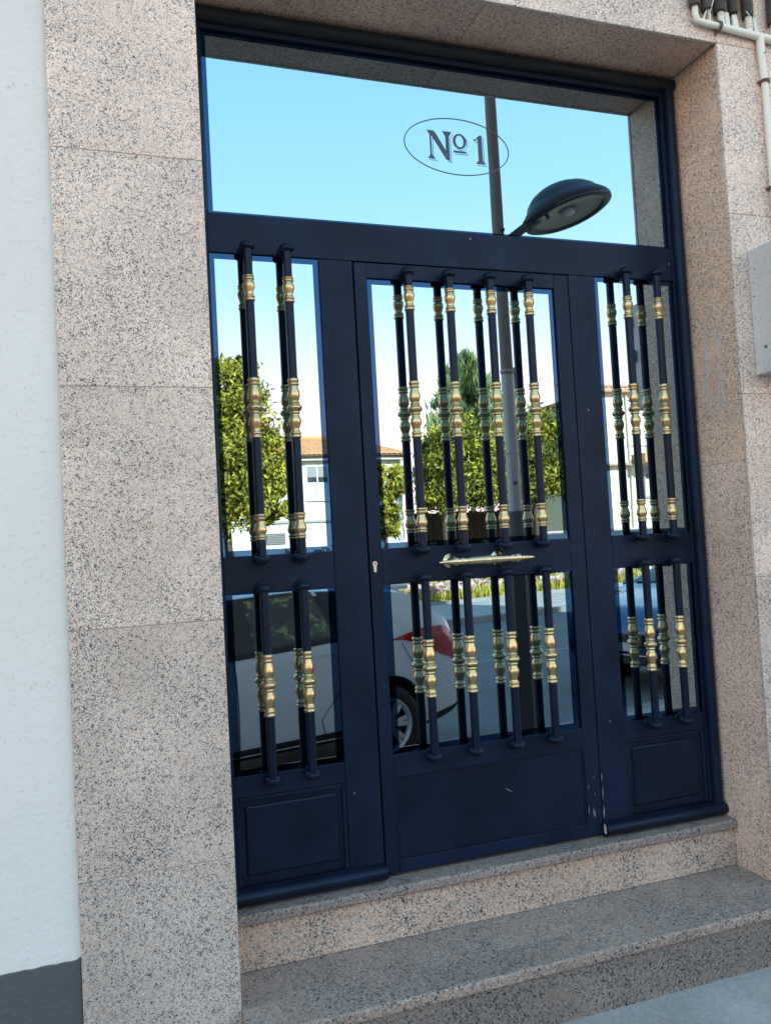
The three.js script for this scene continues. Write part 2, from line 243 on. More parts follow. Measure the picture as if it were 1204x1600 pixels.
// No 1 printed on the transom
{
  const P = (pts) => pts.map((p) => new THREE.Vector2(...p));
  const N_ = P([[.3170, 2.6680], [.3445, 2.6665], [.3905, 2.5905], [.3905, 2.6500], [.3790, 2.6690], [.4165, 2.6690], [.4050, 2.6500], [.4050, 2.5580], [.3900, 2.5620], [.3330, 2.6500], [.3330, 2.5760], [.3470, 2.5600], [.3165, 2.5600], [.3265, 2.5760], [.3265, 2.6520]]);
  const one = P([[.5060, 2.6530], [.5085, 2.6455], [.5150, 2.6450], [.5200, 2.6530], [.5235, 2.6560], [.5235, 2.5720], [.5120, 2.5580], [.5530, 2.5580], [.5415, 2.5720], [.5415, 2.6690], [.5315, 2.6690], [.5230, 2.6625], [.5140, 2.6510]]);
  const bar = P([[.4215, 2.5925], [.4735, 2.5925], [.4735, 2.6000], [.4215, 2.6000]]);
  const oO = [], oI = []; for (let k = 0; k < 36; k++) { const a = k / 36 * Math.PI * 2; oO.push(new THREE.Vector2(.4480 + .0275 * Math.cos(a), 2.6370 + .0290 * Math.sin(a))); oI.push(new THREE.Vector2(.4480 + .0165 * Math.cos(a), 2.6370 + .0225 * Math.sin(a))); }
  const list = []; const ex = (s) => { const g = new THREE.ExtrudeGeometry(s, { depth: .0006, bevelEnabled: false }); g.translate(0, 0, GZ + .0003); list.push(g); };
  for (const p of [N_, one, bar]) ex(new THREE.Shape(p)); const so = new THREE.Shape(oO); so.holes.push(new THREE.Path(oI)); ex(so);
  // thin drop line under and right of every letter
  const drop = (pts, off = .0062, w = .0016) => { const area = THREE.ShapeUtils.area(pts); const L = area < 0 ? [...pts].reverse() : pts; for (let i = 0; i < L.length; i++) { const a = L[i], b = L[(i + 1) % L.length], dx = b.x - a.x, dy = b.y - a.y, l = Math.hypot(dx, dy), nx = dy / l, ny = -dx / l; if (nx * .7 - ny * .7 < .15) continue; const s = new THREE.Shape(), A = new THREE.Vector2(a.x + off, a.y - off), B = new THREE.Vector2(b.x + off, b.y - off); s.moveTo(A.x, A.y); s.lineTo(B.x, B.y); s.lineTo(B.x - nx * w, B.y - ny * w); s.lineTo(A.x - nx * w, A.y - ny * w); s.closePath(); ex(s); } };
  drop(N_); drop(one); drop(bar); drop(oO, .005);
  mesh('lettering', list, letterMat, transom);
  const ov = new THREE.Shape(), oh = new THREE.Path(); ov.absellipse(.4385, 2.6145, .2155, .1085, 0, Math.PI * 2); oh.absellipse(.4385, 2.6145, .2117, .1047, 0, Math.PI * 2); ov.holes.push(oh);
  const og = new THREE.ExtrudeGeometry(ov, { depth: .0006, bevelEnabled: false, curveSegments: 48 }); og.translate(0, 0, GZ + .0003); mesh('oval_line', og, letterMat, transom);
}

// ------------------------------------------------------------------ door leaf
const leaf = thing('door_leaf', 'dark blue metal door leaf with mirrored panes behind four brass and black bars', 'door', [0, 0, 0]);
bar3('stile', 0.0, .0472, .006, 2.1465, leaf, .0015); bar3('stile', .8063, .8695, .006, 2.1465, leaf, .0015);
bar3('rail', .0474, .8061, 2.0912, 2.1465, leaf, .0015); bar3('rail', .0474, .8061, 1.0015, 1.1268, leaf, .0015); bar3('rail', .0474, .8061, .3300, .4085, leaf, .0015); bar3('rail', .0474, .8061, .006, .0500, leaf, .0015);
mesh('panel', rbox(.0474, .8061, .0502, .3298, ZB, -.005, .001), navyGloss, leaf);
for (const g of [rbox(.0474, .056, .0502, .3298, -.02, -.0012, .003), rbox(.7975, .8061, .0502, .3298, -.02, -.0012, .003)]) mesh('panel_moulding', g, navy, leaf);
mesh('rebate', box(-.005, .8735, .004, 2.150, -.052, -.02), black, leaf);
pane(leaf, .0472, .8063, 1.1268, 2.0912); pane(leaf, .0472, .8063, .4085, 1.0015, .028, .022, .003);
{ // lock cylinder
  const p = new THREE.Shape(); p.absarc(0, .0085, .0082, -.9, Math.PI + .9, false); p.lineTo(-.0045, -.0165); p.absarc(0, -.0165, .0045, Math.PI, 2 * Math.PI, false); p.closePath();
  const g = new THREE.ExtrudeGeometry(p, { depth: .004, bevelEnabled: true, bevelSize: .0006, bevelThickness: .0006, bevelSegments: 1 }); g.translate(.017, 1.067, .0018); const l = mesh('lock_cylinder', g, std([.62, .62, .58], .3, { metalness: 1 }), leaf);
  const k = rod([.017, 1.0755, .0058], [.017, 1.0755, .0072], .0046, .0046, 16); mesh('keyhole', [k, box(.0163, .0177, 1.0715, 1.0795, .0072, .0077)], std([.28, .27, .25], .35, { metalness: 1 }), l);
  // pull bar
  const prof = [[0, 0], [.0035, .0], [.0045, .004], [.0055, .01], [.0062, .02], [.0085, .04], [.0105, .052], [.0120, .054], [.0150, .060], [.0160, .066], [.0150, .072], [.0120, .078], [.0120, .081], [.0145, .084], [.0148, .090], [.0145, .096], [.0118, .100], [.0118, .103], [.0130, .104], [.0130, .107], [.0115, .108], [.0115, .112], [.0130, .113], [.0138, .150], [.0142, .180], [.0142, .1865]];
  const full = [...prof, ...[...prof].reverse().map(([r, y]) => [r, .377 - y])]; const h = lathe(full, 24); h.rotateZ(-Math.PI / 2); h.translate(.2345, 1.0665, .066);
  const ring = lathe([[.0142, 0], [.0162, .002], [.0162, .006], [.0142, .008], [.0162, .010], [.0162, .014], [.0142, .016]], 24); ring.rotateZ(-Math.PI / 2); ring.translate(.416, 1.0665, .066);
  const hd = mesh('handle', [h, ring], brassBright, leaf);
  for (const x of [.300, .490]) { const r = lathe([[.0, 0], [.027, .0], [.0275, .004], [.024, .008], [.013, .012], [.010, .02], [.010, .066]], 24); r.rotateX(Math.PI / 2); r.translate(x, 1.0695, .0017); mesh('handle_post', r, brassBright, hd); }
}
{ // scuffs on the lower part of the leaf and the stile beside it
  const r = rng(5), sl = [], sf = []; const scr = (arr, x0, y0, x1, y1, w, z) => { const s = new THREE.Shape(), dx = x1 - x0, dy = y1 - y0, l = Math.hypot(dx, dy), nx = -dy / l * w, ny = dx / l * w; s.moveTo(x0, y0); s.lineTo((x0 + x1) / 2 + nx * 1.4, (y0 + y1) / 2 + ny * 1.4 - w); s.lineTo(x1, y1); s.lineTo((x0 + x1) / 2 - nx, (y0 + y1) / 2 - ny - w); s.closePath(); const g = new THREE.ExtrudeGeometry(s, { depth: .0004, bevelEnabled: false }); g.translate(0, 0, z); arr.push(g); };
  scr(sl, .468, .235, .505, .213, .0008, -.0049); scr(sl, .832, .075, .834, .112, .0012, .0016); scr(sl, .838, .070, .840, .098, .0010, .0016); scr(sl, .812, .085, .814, .12, .0008, .0016);
  for (let k = 0; k < 4; k++) { const x = .81 + r() * .045, y = .06 + r() * .2; scr(sl, x, y, x + .002, y + .012, .0005, .0016); }
  { const sm = std([.34, .35, .37], .6); for (const g of sl) mesh('scratch', g, sm, leaf); }
  scr(sf, .8765, .060, .8795, .110, .0014, .0003); scr(sf, .8770, .13, .8795, .185, .001, .0003); scr(sf, .8775, .20, .8790, .232, .001, .0003);
  { const sm = std([.40, .41, .42], .6); for (const g of sf) mesh('scratch', g, sm, fr); }
}

// ------------------------------------------------------------------ bars
const BZ = .044, BR = .0151;
const profA = () => [[.0150, 0], [.0182, .001], [.0186, .004], [.0182, .008], [.0150, .0105], [.0150, .012], [.0180, .0135], [.0182, .017], [.0150, .020], [.0136, .025], [.0142, .030], [.0172, .039], [.0198, .048], [.0202, .054], [.0186, .062], [.0152, .068], [.0140, .0705], [.0182, .0725], [.0186, .0765], [.0152, .079], [.0152, .0805], [.0184, .082], [.0184, .0855], [.0150, .0861]];
const profB = [[.0150, 0], [.0186, .001], [.0190, .004], [.0186, .008], [.0154, .0105], [.0154, .0125], [.0184, .0145], [.0184, .019], [.0150, .0215], [.0136, .027], [.0140, .032], [.0166, .041], [.0198, .051], [.0206, .058], [.0192, .066], [.0158, .073], [.0138, .0785], [.0140, .081], [.0178, .083], [.0180, .0865], [.0148, .0885], [.0168, .0905], [.0222, .0945], [.0250, .1000], [.0254, .1025], [.0244, .1065], [.0205, .1115], [.0160, .1145], [.0150, .1165], [.0182, .1185], [.0182, .1220], [.0142, .1240], [.0146, .1265], [.0182, .1330], [.0204, .1410], [.0206, .1475], [.0192, .1570], [.0164, .1670], [.0142, .1740], [.0140, .1765], [.0186, .1790], [.0190, .1830], [.0156, .1860], [.0156, .1880], [.0190, .1905], [.0192, .1955], [.0184, .2005], [.0150, .2015]];
const geoA = lathe(profA(), 28), geoB = lathe(profB, 28), geoAf = lathe(profA().map(([r, y]) => [r, .0861 - y]).reverse(), 24);
const knobTop = lathe([[0, .017], [.012, .0165], [.020, .013], [.0255, .006], [.0265, 0], [.0255, -.005], [.020, -.009], [.0150, -.010], [0, -.0101]], 24), knobBot = knobTop.clone().rotateX(Math.PI);
function makeBar(parent, x, y0, y1, segs) {
  const arm = (y) => { const g = rod([0, y, -BZ], [0, y, 0], .0145, .0145, 16), f = rod([0, y, -BZ], [0, y, -BZ + .006], .024, .021, 20); return [g, f]; };
  const pr = [[0, y0], [BR, y0]]; for (const [g, y] of [...segs].sort((p, q) => p[1] - q[1])) { const e = y + (g === geoB ? .2015 : .0861); pr.push([BR, y + .0006], [.0125, y + .0008], [.0125, e - .0008], [BR, e - .0006]); } pr.push([BR, y1], [0, y1]);
  const b = mesh('bar', [toCreasedNormals(lathe(pr, 24), .6), ...arm(y0), ...arm(y1)], darkBar, parent); b.position.set(x, 0, BZ);
  for (const [g, y] of segs) { const s = mesh('brass_sleeve', g, brass, b); s.position.y = y; s.rotation.y = (x * 37) % 3; }
  const k1 = mesh('knob', knobTop, darkBar, b); k1.position.y = y1; const k0 = mesh('knob', knobBot, darkBar, b); k0.position.y = y0; k0.rotation.y = x;
  return b;
}
for (const [par, xs, top] of [[fr, [-.3855, -.2510], 2.161], [leaf, [.1860, .3450, .5100, .6680], 2.106], [fr, [1.1070, 1.2505], 2.161]]) for (const x of xs) {
  const dy = par === leaf ? -.008 : 0;
  makeBar(par, x, 1.115, top, [[geoA, 1.975 + dy], [geoB, 1.5145 + dy * .4], [geoAf, 1.177]]);
  makeBar(par, x, .394, 1.0165, [[geoB, .600]]);
}

// ------------------------------------------------------------------ meter box, conduits and cable sleeves on the right
const boxPaint = phys([.66, .66, .65], .45, { map: dtex(512, (u, v) => { const n = fbm(u * 4, v * 4, 4, 131, 5), s = fbm(u * 90, v * 90, 90, 137, 2) > .82 ? .7 : 1; const g = (.9 + n * .1) * s; return [g, g, g]; }, .6) });
const mb = thing('meter_box', 'light grey metal meter box fixed to the granite right of the doorway', 'meter box', [1.493, 1.705, ZF]);
mesh('cabinet', rbox(0, .36, 0, .48, 0.001, .165, .004), boxPaint, mb);
{ const lid = mesh('lid', rbox(-.004, .364, -.004, .484, .169, .193, .005), boxPaint, mb);
  for (const y of [.09, .40]) mesh('hinge', [rod([-.010, y - .028, .170], [-.010, y + .028, .170], .0075, .0075, 12), box(-.006, -.0003, y - .02, y + .02, .150, .168)], std([.30, .31, .31], .5, { metalness: .6 }), mb);
  mesh('latch', rbox(-.014, -.0005, .215, .270, .140, .168, .003), std([.33, .34, .34], .5, { metalness: .5 }), mb);
  mesh('bolt', rod([.0, .098, .061], [-.004, .098, .061], .0062, .0055, 12), std([.2, .2, .2], .5, { metalness: .6 }), mb); mesh('bolt', rod([.0, .30, .02], [-.003, .30, .02], .003, .003, 8), std([.2, .2, .2], .5), mb); }
const white = phys([.78, .77, .68], .42), rust = std([.16, .10, .075], .8), hose = std([.055, .045, .040], .75, { bumpMap: stuccoBump, bumpScale: .002 }), hoseB = std([.085, .068, .058], .8, { bumpMap: stuccoBump, bumpScale: .002 });
{
  const cp = thing('plastic_conduit', 'cream plastic conduit under the cable sleeves, dropping past the meter box', 'pipe', [0, 0, 0]);
  mesh('elbow_pipe', tube([[1.314, 3.30, .296], [1.3135, 3.10, .296], [1.3135, 3.075, .296], [1.322, 3.055, .296], [1.345, 3.052, .296], [1.43, 3.0475, .296], [1.50, 3.044, .296]], .0115, 14, 40), white, cp);
  mesh('cross_pipe', [rod([1.425, 3.048, .296], [1.60, 3.038, .296], .0135, .0135, 16), rod([1.59, 3.0385, .296], [1.95, 3.018, .296], .0145, .0145, 16)], white, cp);
  mesh('drop_pipe', [rod([1.6165, 3.038, .296], [1.6175, 2.95, .296], .0150, .0145, 16), rod([1.6175, 2.955, .296], [1.624, 2.845, .296], .0135, .0130, 16), rod([1.624, 2.85, .296], [1.6285, 2.19, .296], .0125, .0125, 16)], white, cp);
  for (const [x, y, v] of [[1.418, 3.048, 0], [1.6245, 2.862, 1], [1.6265, 2.44, 1]]) { const t = new THREE.TorusGeometry(.0165, .0032, 8, 20); if (v) t.rotateX(Math.PI / 2); else t.rotateY(Math.PI / 2); t.translate(x, y, .296); const t2 = t.clone().translate(v ? 0 : .006, v ? -.007 : 0, 0); mesh('clamp', [t, t2, v ? rod([x - .02, y, .281], [x + .02, y, .281], .004) : rod([x, y - .024, .281], [x, y + .018, .281], .004)], rust, cp); }
  mesh('screw', rod([1.6195, 2.965, .309], [1.6195, 2.965, .3125], .003, .003, 8), black, cp);
  const defs = [[1.311, 3.107, .021, hoseB, 0, 'thick brown cable sleeve feeding the bent conduit'], [1.3655, 3.100, .019, hoseB, 1, 'brown cable sleeve with thin splayed white wires'], [1.425, 3.100, .022, hose, 2, 'black cable sleeve with wide and narrow white ends'], [1.4905, 3.105, .018, hose, 3, 'thin black cable sleeve with a bright white tab'], [1.560, 3.103, .021, hose, 4, 'black collared cable sleeve with ribbed white tubing'], [1.684, 3.093, .021, hose, 5, 'dark cable sleeve right of the conduit drop']];
  const tip = phys([.74, .74, .70], .5);
  for (const [x, y, r, m, k, lab] of defs) {
    const t = thing('cable_sleeve', lab + ' on the granite above the door', 'cable sleeve', [x, y, .300]);
    const pr = [[r * .55, 0], [r * .95, 0], [r, .004], [r, .03], [r * .96, .034], [r * 1.02, .04], [r * 1.0, .09], [r * .97, .095], [r, .1], [r, .55], [0, .55]]; mesh('sleeve', lathe(pr, 18), m, t);
    if (k === 1) mesh('wire', [rod([.004, .01, 0], [-.022, -.048, -.004], .0035), rod([.006, .01, .002], [.016, -.05, -.004], .0045), rod([.008, .02, .004], [.012, -.042, .002], .003), rod([.018, .03, .018], [.006, -.01, .012], .002)], tip, t);
    if (k === 2) { mesh('tube_end', [rod([.004, .006, .0], [.010, -.05, -.004], .0125, .0125, 14), lathe([[.0125, 0], [.0145, .001], [.0145, .006], [.0125, .007]], 14).translate(.006, -.012, 0)], white, t); mesh('tube_end', rbox(.024, .044, -.055, .004, -.006, .002, .002).rotateZ(.07), tip, t); }
    if (k === 3) { mesh('tube_end', rbox(-.008, .012, -.062, -.004, -.004, .004, .002).rotateZ(.05), tip, t); mesh('tube_end', rod([.010, .004, -.006], [.020, -.066, -.008], .009, .010, 12), white, t); }
    if (k === 4) { mesh('tube_end', [rod([.002, .006, 0], [.008, -.06, -.004], .0125, .0125, 14), ...[0, 1, 2].map((q) => lathe([[.012, 0], [.0142, .0015], [.0142, .005], [.012, .0065]], 14).translate(.0035 + q * .0012, -.018 - q * .012, -.001))], white, t); mesh('tube_end', rbox(.026, .042, -.060, .0, -.008, .0, .002).rotateZ(.12), tip, t); mesh('wire', rod([-.02, .012, .015], [-.006, -.004, .016], .0018), tip, t); }
    if (k === 5) mesh('tube_end', rod([.002, .006, 0], [.006, -.06, -.004], .0125, .0125, 14), white, t);
  }
  const ochre = std([.36, .24, .13], .75); const bl = ['rusty ochre strap hook left of the thin black cable sleeve', 'rusty ochre strap hook right of the thin black cable sleeve', 'rusty ochre strap hook right of the black collared cable sleeve'];
  [[1.459, 3.118, .010], [1.5265, 3.122, .013], [1.5985, 3.120, .012]].forEach(([x, y, w], i) => { const s = new THREE.Shape(); s.moveTo(-w * .35, -.008); s.lineTo(w * .35, -.006); s.lineTo(w, .03); s.lineTo(w * 1.05, .055); s.lineTo(w * .8, .12); s.lineTo(-w * .8, .12); s.lineTo(-w * 1.05, .05); s.lineTo(-w, .03); s.closePath(); const h = new THREE.Path(); h.absarc(0, .042, w * .42, 0, Math.PI * 2); s.holes.push(h);
    const g = new THREE.ExtrudeGeometry(s, { depth: .004, bevelEnabled: true, bevelSize: .001, bevelThickness: .001, bevelSegments: 1 }); const t = thing('strap_hook', bl[i], 'bracket', [x, y, .2785]); mesh('strap', g, ochre, t); mesh('nail', rod([0, .042, -.001], [0, .042, .009], w * .4, w * .3, 10), rust, t); });
}
// ------------------------------------------------------------------ street lamp on the near pavement
{
  const gal = std([.20, .17, .165], .6, { metalness: .15, bumpMap: stuccoBump, bumpScale: .001 }), galL = std([.42, .42, .42], .5, { metalness: .35 }), dk = std([.030, .033, .04], .5);
  const lp = thing('street_lamp', 'grey street lamp with dark round-backed head on a short arm, mirrored in the glass', 'street lamp', [2.262, -.44, 3.10]);
  const oct = (y0, y1, r0, r1, n = 8) => { const g = new THREE.CylinderGeometry(r1, r0, y1 - y0, n, 1).toNonIndexed(); g.translate(0, (y0 + y1) / 2, 0); g.deleteAttribute('normal'); g.computeVertexNormals(); return g; };
  mesh('pole', oct(1.79, 2.88, .052, .049, 16), galL, lp); mesh('upper_pole', oct(2.88, 7.6, .049, .038, 16), gal, lp);
  mesh('pole_sleeve', [oct(0, 1.35, .088, .088, 6), oct(1.35, 1.40, .088, .068, 6)], dk, lp);
  mesh('pole_foot', [oct(1.40, 1.80, .066, .064, 16)], std([.10, .105, .11], .6, { metalness: .3 }), lp);
  mesh('conduit', rod([.080, 1.78, -.01], [.072, 2.94, -.01], .019, .019, 12), galL, lp);
  for (const y of [2.90, 2.25]) mesh('band', lathe([[.050, 0], [.0555, .002], [.0555, .018], [.050, .02]], 20).translate(0, y, 0), galL, lp);
  mesh('bolt', [rod([-.02, 2.02, -.05], [-.02, 2.02, -.075], .012, .012, 8)], dk, lp); mesh('bolt', rod([.01, 4.03, -.046], [.01, 4.03, -.062], .018, .018, 8), dk, lp);
  mesh('arm', [rod([.03, 3.93, 0], [.34, 4.155, 0], .036, .036, 14), rod([.26, 4.10, 0], [.36, 4.17, 0], .046, .05, 14), rod([-.0, 3.90, 0], [.04, 3.94, 0], .05, .04, 12)], std([.055, .06, .06], .6, { metalness: .3 }), lp);
  const head = new THREE.Group(); head.name = 'lamp_head'; lp.add(head); head.position.set(.645, 4.27, 0); head.rotation.set(.27, 0, .31, 'ZXY'); head.scale.set(.94, .95, .94);
  const shell = lathe([[0, .235], [.10, .228], [.20, .205], [.285, .165], [.345, .115], [.375, .07], [.405, .045], [.44, .01], [.452, -.02], [.446, -.042], [.425, -.05], [.40, -.046]], 48); shell.scale(1, 1, .62);
  mesh('shell', shell, std([.022, .03, .05], .45), head);
  const lens = lathe([[.345, -.044], [.33, -.036], [.25, -.028], [.13, -.014], [.085, .004], [.07, .05], [0, .05]], 48); lens.scale(1, 1, .62); mesh('reflector', lens, std([.42, .37, .28], .5, { side: THREE.DoubleSide }), head);
  const rim = lathe([[.340, -.040], [.342, -.058], [.40, -.060], [.425, -.044]], 48); rim.scale(1, 1, .62); mesh('rim', rim, std([.02, .025, .035], .4), head);
  const bulb = new THREE.SphereGeometry(.05, 12, 8); bulb.scale(1.25, .8, .8); bulb.translate(0, -.028, 0); mesh('bulb', bulb, std([.6, .6, .58], .25), head);
  mesh('clip', [rod([-.30, -.05, -.10], [-.30, -.095, -.10], .016, .016, 8)], dk, head);
  const strip = []; for (let k = 0; k < 14; k++) { const a0 = Math.PI * (1.30 + k * .030), p = (a) => [.432 * Math.cos(a), -.046, .432 * .62 * Math.sin(a)]; strip.push(rod(p(a0), p(a0 + Math.PI * .032), .006, .006, 6)); } mesh('seal', strip, std([.16, .17, .19], .4), head);
}

// ------------------------------------------------------------------ cars
function carShape(c) {
  const lerp = (tab, x) => { if (x <= tab[0][0]) return tab[0][1]; for (let i = 1; i < tab.length; i++) if (x <= tab[i][0]) { const t = (x - tab[i - 1][0]) / (tab[i][0] - tab[i - 1][0]); return tab[i - 1][1] + (tab[i][1] - tab[i - 1][1]) * t; } return tab[tab.length - 1][1]; };
  const sm = (tab, x) => (lerp(tab, x - .04) + lerp(tab, x) * 2 + lerp(tab, x + .04)) / 4;
  const ring = (x) => {
    const e = Math.abs(x - c.L / 2) / (c.L / 2), w = c.W * (1 - .07 * Math.pow(e, 5) - .26 * Math.pow(e, 30)), yt = sm(c.top, x), sill = sm(c.sill, x); let yb = Math.min(sm(c.belt, x), yt - .025); const h = yt - yb;
    const k = Math.min(1, Math.max(0, h / .40)), wt = (w - .03) * (1 - k) + (c.W * .70) * k;
    const m = sill + (yb - sill) * .55;
    return [[0, sill], [w - .12, sill], [w - .035, sill + .05], [w - .012, sill + (m - sill) * .5], [w, m], [w - .004, yb - .10 * Math.min(1, (yb - sill) * 2)], [w - .030, yb], [wt + (w - .03 - wt) * .12, yt - h * .14], [wt - .09, yt - h * .02], [wt * .5, yt + .012], [0, yt + .018]];
  };
  return { ring, at(x, t, off = 0) { const P = (x, t) => { const r = ring(x), i = Math.min(r.length - 2, Math.floor(t)), f = t - i; return new THREE.Vector3(x, r[i][1] + (r[i + 1][1] - r[i][1]) * f, r[i][0] + (r[i + 1][0] - r[i][0]) * f); }; const p = P(x, t); if (!off) return p; const dx = P(x + .02, t).sub(P(x - .02, t)), dt = P(x, Math.min(9.99, t + .05)).sub(P(x, t - .05)); const n = dx.cross(dt).normalize(); if (n.z < 0 && t < 9) n.negate(); if (t >= 8.5 && n.y < 0) n.negate(); return p.addScaledVector(n, off); } };
}
function patch(sh, fa, fb, t0, t1, off, nx = 10, nt = 5, side = 1) { // x from fa(f) to fb(f), f = 0..1 along t
  const pos = [], idx = [], uv = [];
  for (let j = 0; j <= nt; j++) for (let i = 0; i <= nx; i++) { const f = j / nt, a = fa(f), b = fb(f), p = sh.at(a + (b - a) * i / nx, t0 + (t1 - t0) * f, off); pos.push(p.x, p.y, p.z * side); uv.push(i / nx, f); }
  for (let j = 0; j < nt; j++) for (let i = 0; i < nx; i++) { const k = j * (nx + 1) + i; side > 0 ? idx.push(k, k + 1, k + nx + 2, k, k + nx + 2, k + nx + 1) : idx.push(k, k + nx + 2, k + 1, k, k + nx + 1, k + nx + 2); }
  const g = new THREE.BufferGeometry(); g.setAttribute('position', new THREE.Float32BufferAttribute(pos, 3)); g.setAttribute('uv', new THREE.Float32BufferAttribute(uv, 2)); g.setIndex(idx); g.computeVertexNormals(); return g;
}
function makeCar(name, label, cfg, place) {
  const sh = carShape(cfg), NX = 84, pos = [], idx = []; const R = 20;
  for (let i = 0; i <= NX; i++) { const e = i / NX, x = cfg.L * (.5 - .5 * Math.cos(Math.PI * e)) * .6 + cfg.L * e * .4, r = sh.ring(x); for (let j = 0; j < 11; j++) pos.push(x, r[j][1], r[j][0]); for (let j = 9; j >= 1; j--) pos.push(x, r[j][1], -r[j][0]); }
  for (let i = 0; i < NX; i++) for (let j = 0; j < R; j++) { const a = i * R + j, b = i * R + (j + 1) % R, c = a + R, d = b + R; idx.push(a, c, b, b, c, d); }
  for (const [o, fl] of [[0, 0], [NX * R, 1]]) { const c = pos.length / 3; let cy = 0; for (let j = 0; j < R; j++) cy += pos[(o + j) * 3 + 1] / R; pos.push(pos[o * 3] + (fl ? .02 : -.02), cy, 0); for (let j = 0; j < R; j++) { const a = o + j, b = o + (j + 1) % R; fl ? idx.push(a, c, b) : idx.push(a, b, c); } }
  let g = new THREE.BufferGeometry(); g.setAttribute('position', new THREE.Float32BufferAttribute(pos, 3)); g.setIndex(idx); g.computeVertexNormals(); { const s = new THREE.Vector3(), p = g.attributes.position; const A = new THREE.Vector3().fromBufferAttribute(p, idx[600]), n = new THREE.Vector3().fromBufferAttribute(g.attributes.normal, idx[600]); if (A.z * n.z < 0) { g.setIndex(idx.reverse()); g.computeVertexNormals(); } }
  g.setAttribute('uv', new THREE.Float32BufferAttribute(new Float32Array(pos.length / 3 * 2), 2));
  const ev = new Evaluator(); ev.useGroups = false; ev.attributes = ['position', 'normal', 'uv']; let br = new Brush(g); br.updateMatrixWorld();
  for (const wx of cfg.wheels) for (const s of [1, -1]) { const c = new THREE.CylinderGeometry(.375, .375, .36, 32); c.rotateX(Math.PI / 2); const b = new Brush(c); b.position.set(wx, cfg.r + .02, s * (cfg.W - .14)); b.updateMatrixWorld(); br = ev.evaluate(br, b, SUBTRACTION); br.updateMatrixWorld(); }
  const car = thing(name, label, 'car', place, -TH); const body = mesh('body', toCreasedNormals(br.geometry, .6), cfg.paint, car); const off = -cfg.L / 2; body.position.x = off;
  const add = (n, geo, mat, par = body) => mesh(n, geo, mat, par);
  const glassDark = phys([.012, .014, .016], .04, { specularIntensity: 1 }), trim = std([.012, .012, .014], .5), tyre = std([.015, .015, .016], .8), alloy = std([.62, .63, .65], .3, { metalness: .45 });
  for (const wx of cfg.wheels) for (const s of [1, -1]) {
    const w = mesh('wheel', (() => { const t = lathe([[.215, -.09], [.26, -.10], [.305, -.085], [.32, -.05], [.32, .05], [.305, .085], [.26, .10], [.215, .09]], 40); t.rotateX(Math.PI / 2); return t; })(), tyre, car); w.position.set(wx + off, cfg.r, s * (cfg.W - .115));
    const rimParts = []; const ringG = lathe([[.185, .05], [.195, .082], [.212, .088], [.218, .08], [.214, .0], [.19, .0]], 40); ringG.rotateX(s > 0 ? Math.PI / 2 : -Math.PI / 2); rimParts.push(ringG);
    for (let k = 0; k < 7; k++) for (const d of [-.13, .13]) { const a = k / 7 * Math.PI * 2 + .35, s0 = new THREE.Shape(); s0.moveTo(.03, -.013); s0.lineTo(.20, -.011); s0.lineTo(.20, .017); s0.lineTo(.03, .013); const e = new THREE.ExtrudeGeometry(s0, { depth: .02, bevelEnabled: true, bevelSize: .004, bevelThickness: .004, bevelSegments: 1 }); e.rotateZ(d); e.rotateZ(a); e.translate(0, 0, .045); if (s < 0) e.rotateY(Math.PI); rimParts.push(e); }
    const hub = new THREE.CylinderGeometry(.045, .05, .03, 20); hub.rotateX(Math.PI / 2); hub.translate(0, 0, s * .06); rimParts.push(hub); mesh('rim', rimParts, alloy, w);
    const disc = new THREE.CylinderGeometry(.20, .20, .02, 28); disc.rotateX(Math.PI / 2); mesh('brake_disc', disc, std([.03, .03, .032], .6), w);
    const arch = lathe([[.0, -.16], [.372, -.16], [.372, .10]], 28); arch.rotateX(s > 0 ? Math.PI / 2 : -Math.PI / 2); arch.translate(wx, cfg.r + .02, s * (cfg.W - .15)); const al = add('arch_liner', arch, std([.008, .008, .009], .9, { side: THREE.DoubleSide }));
  }
  return { car, body, sh, add, glassDark, trim, cfg };
}
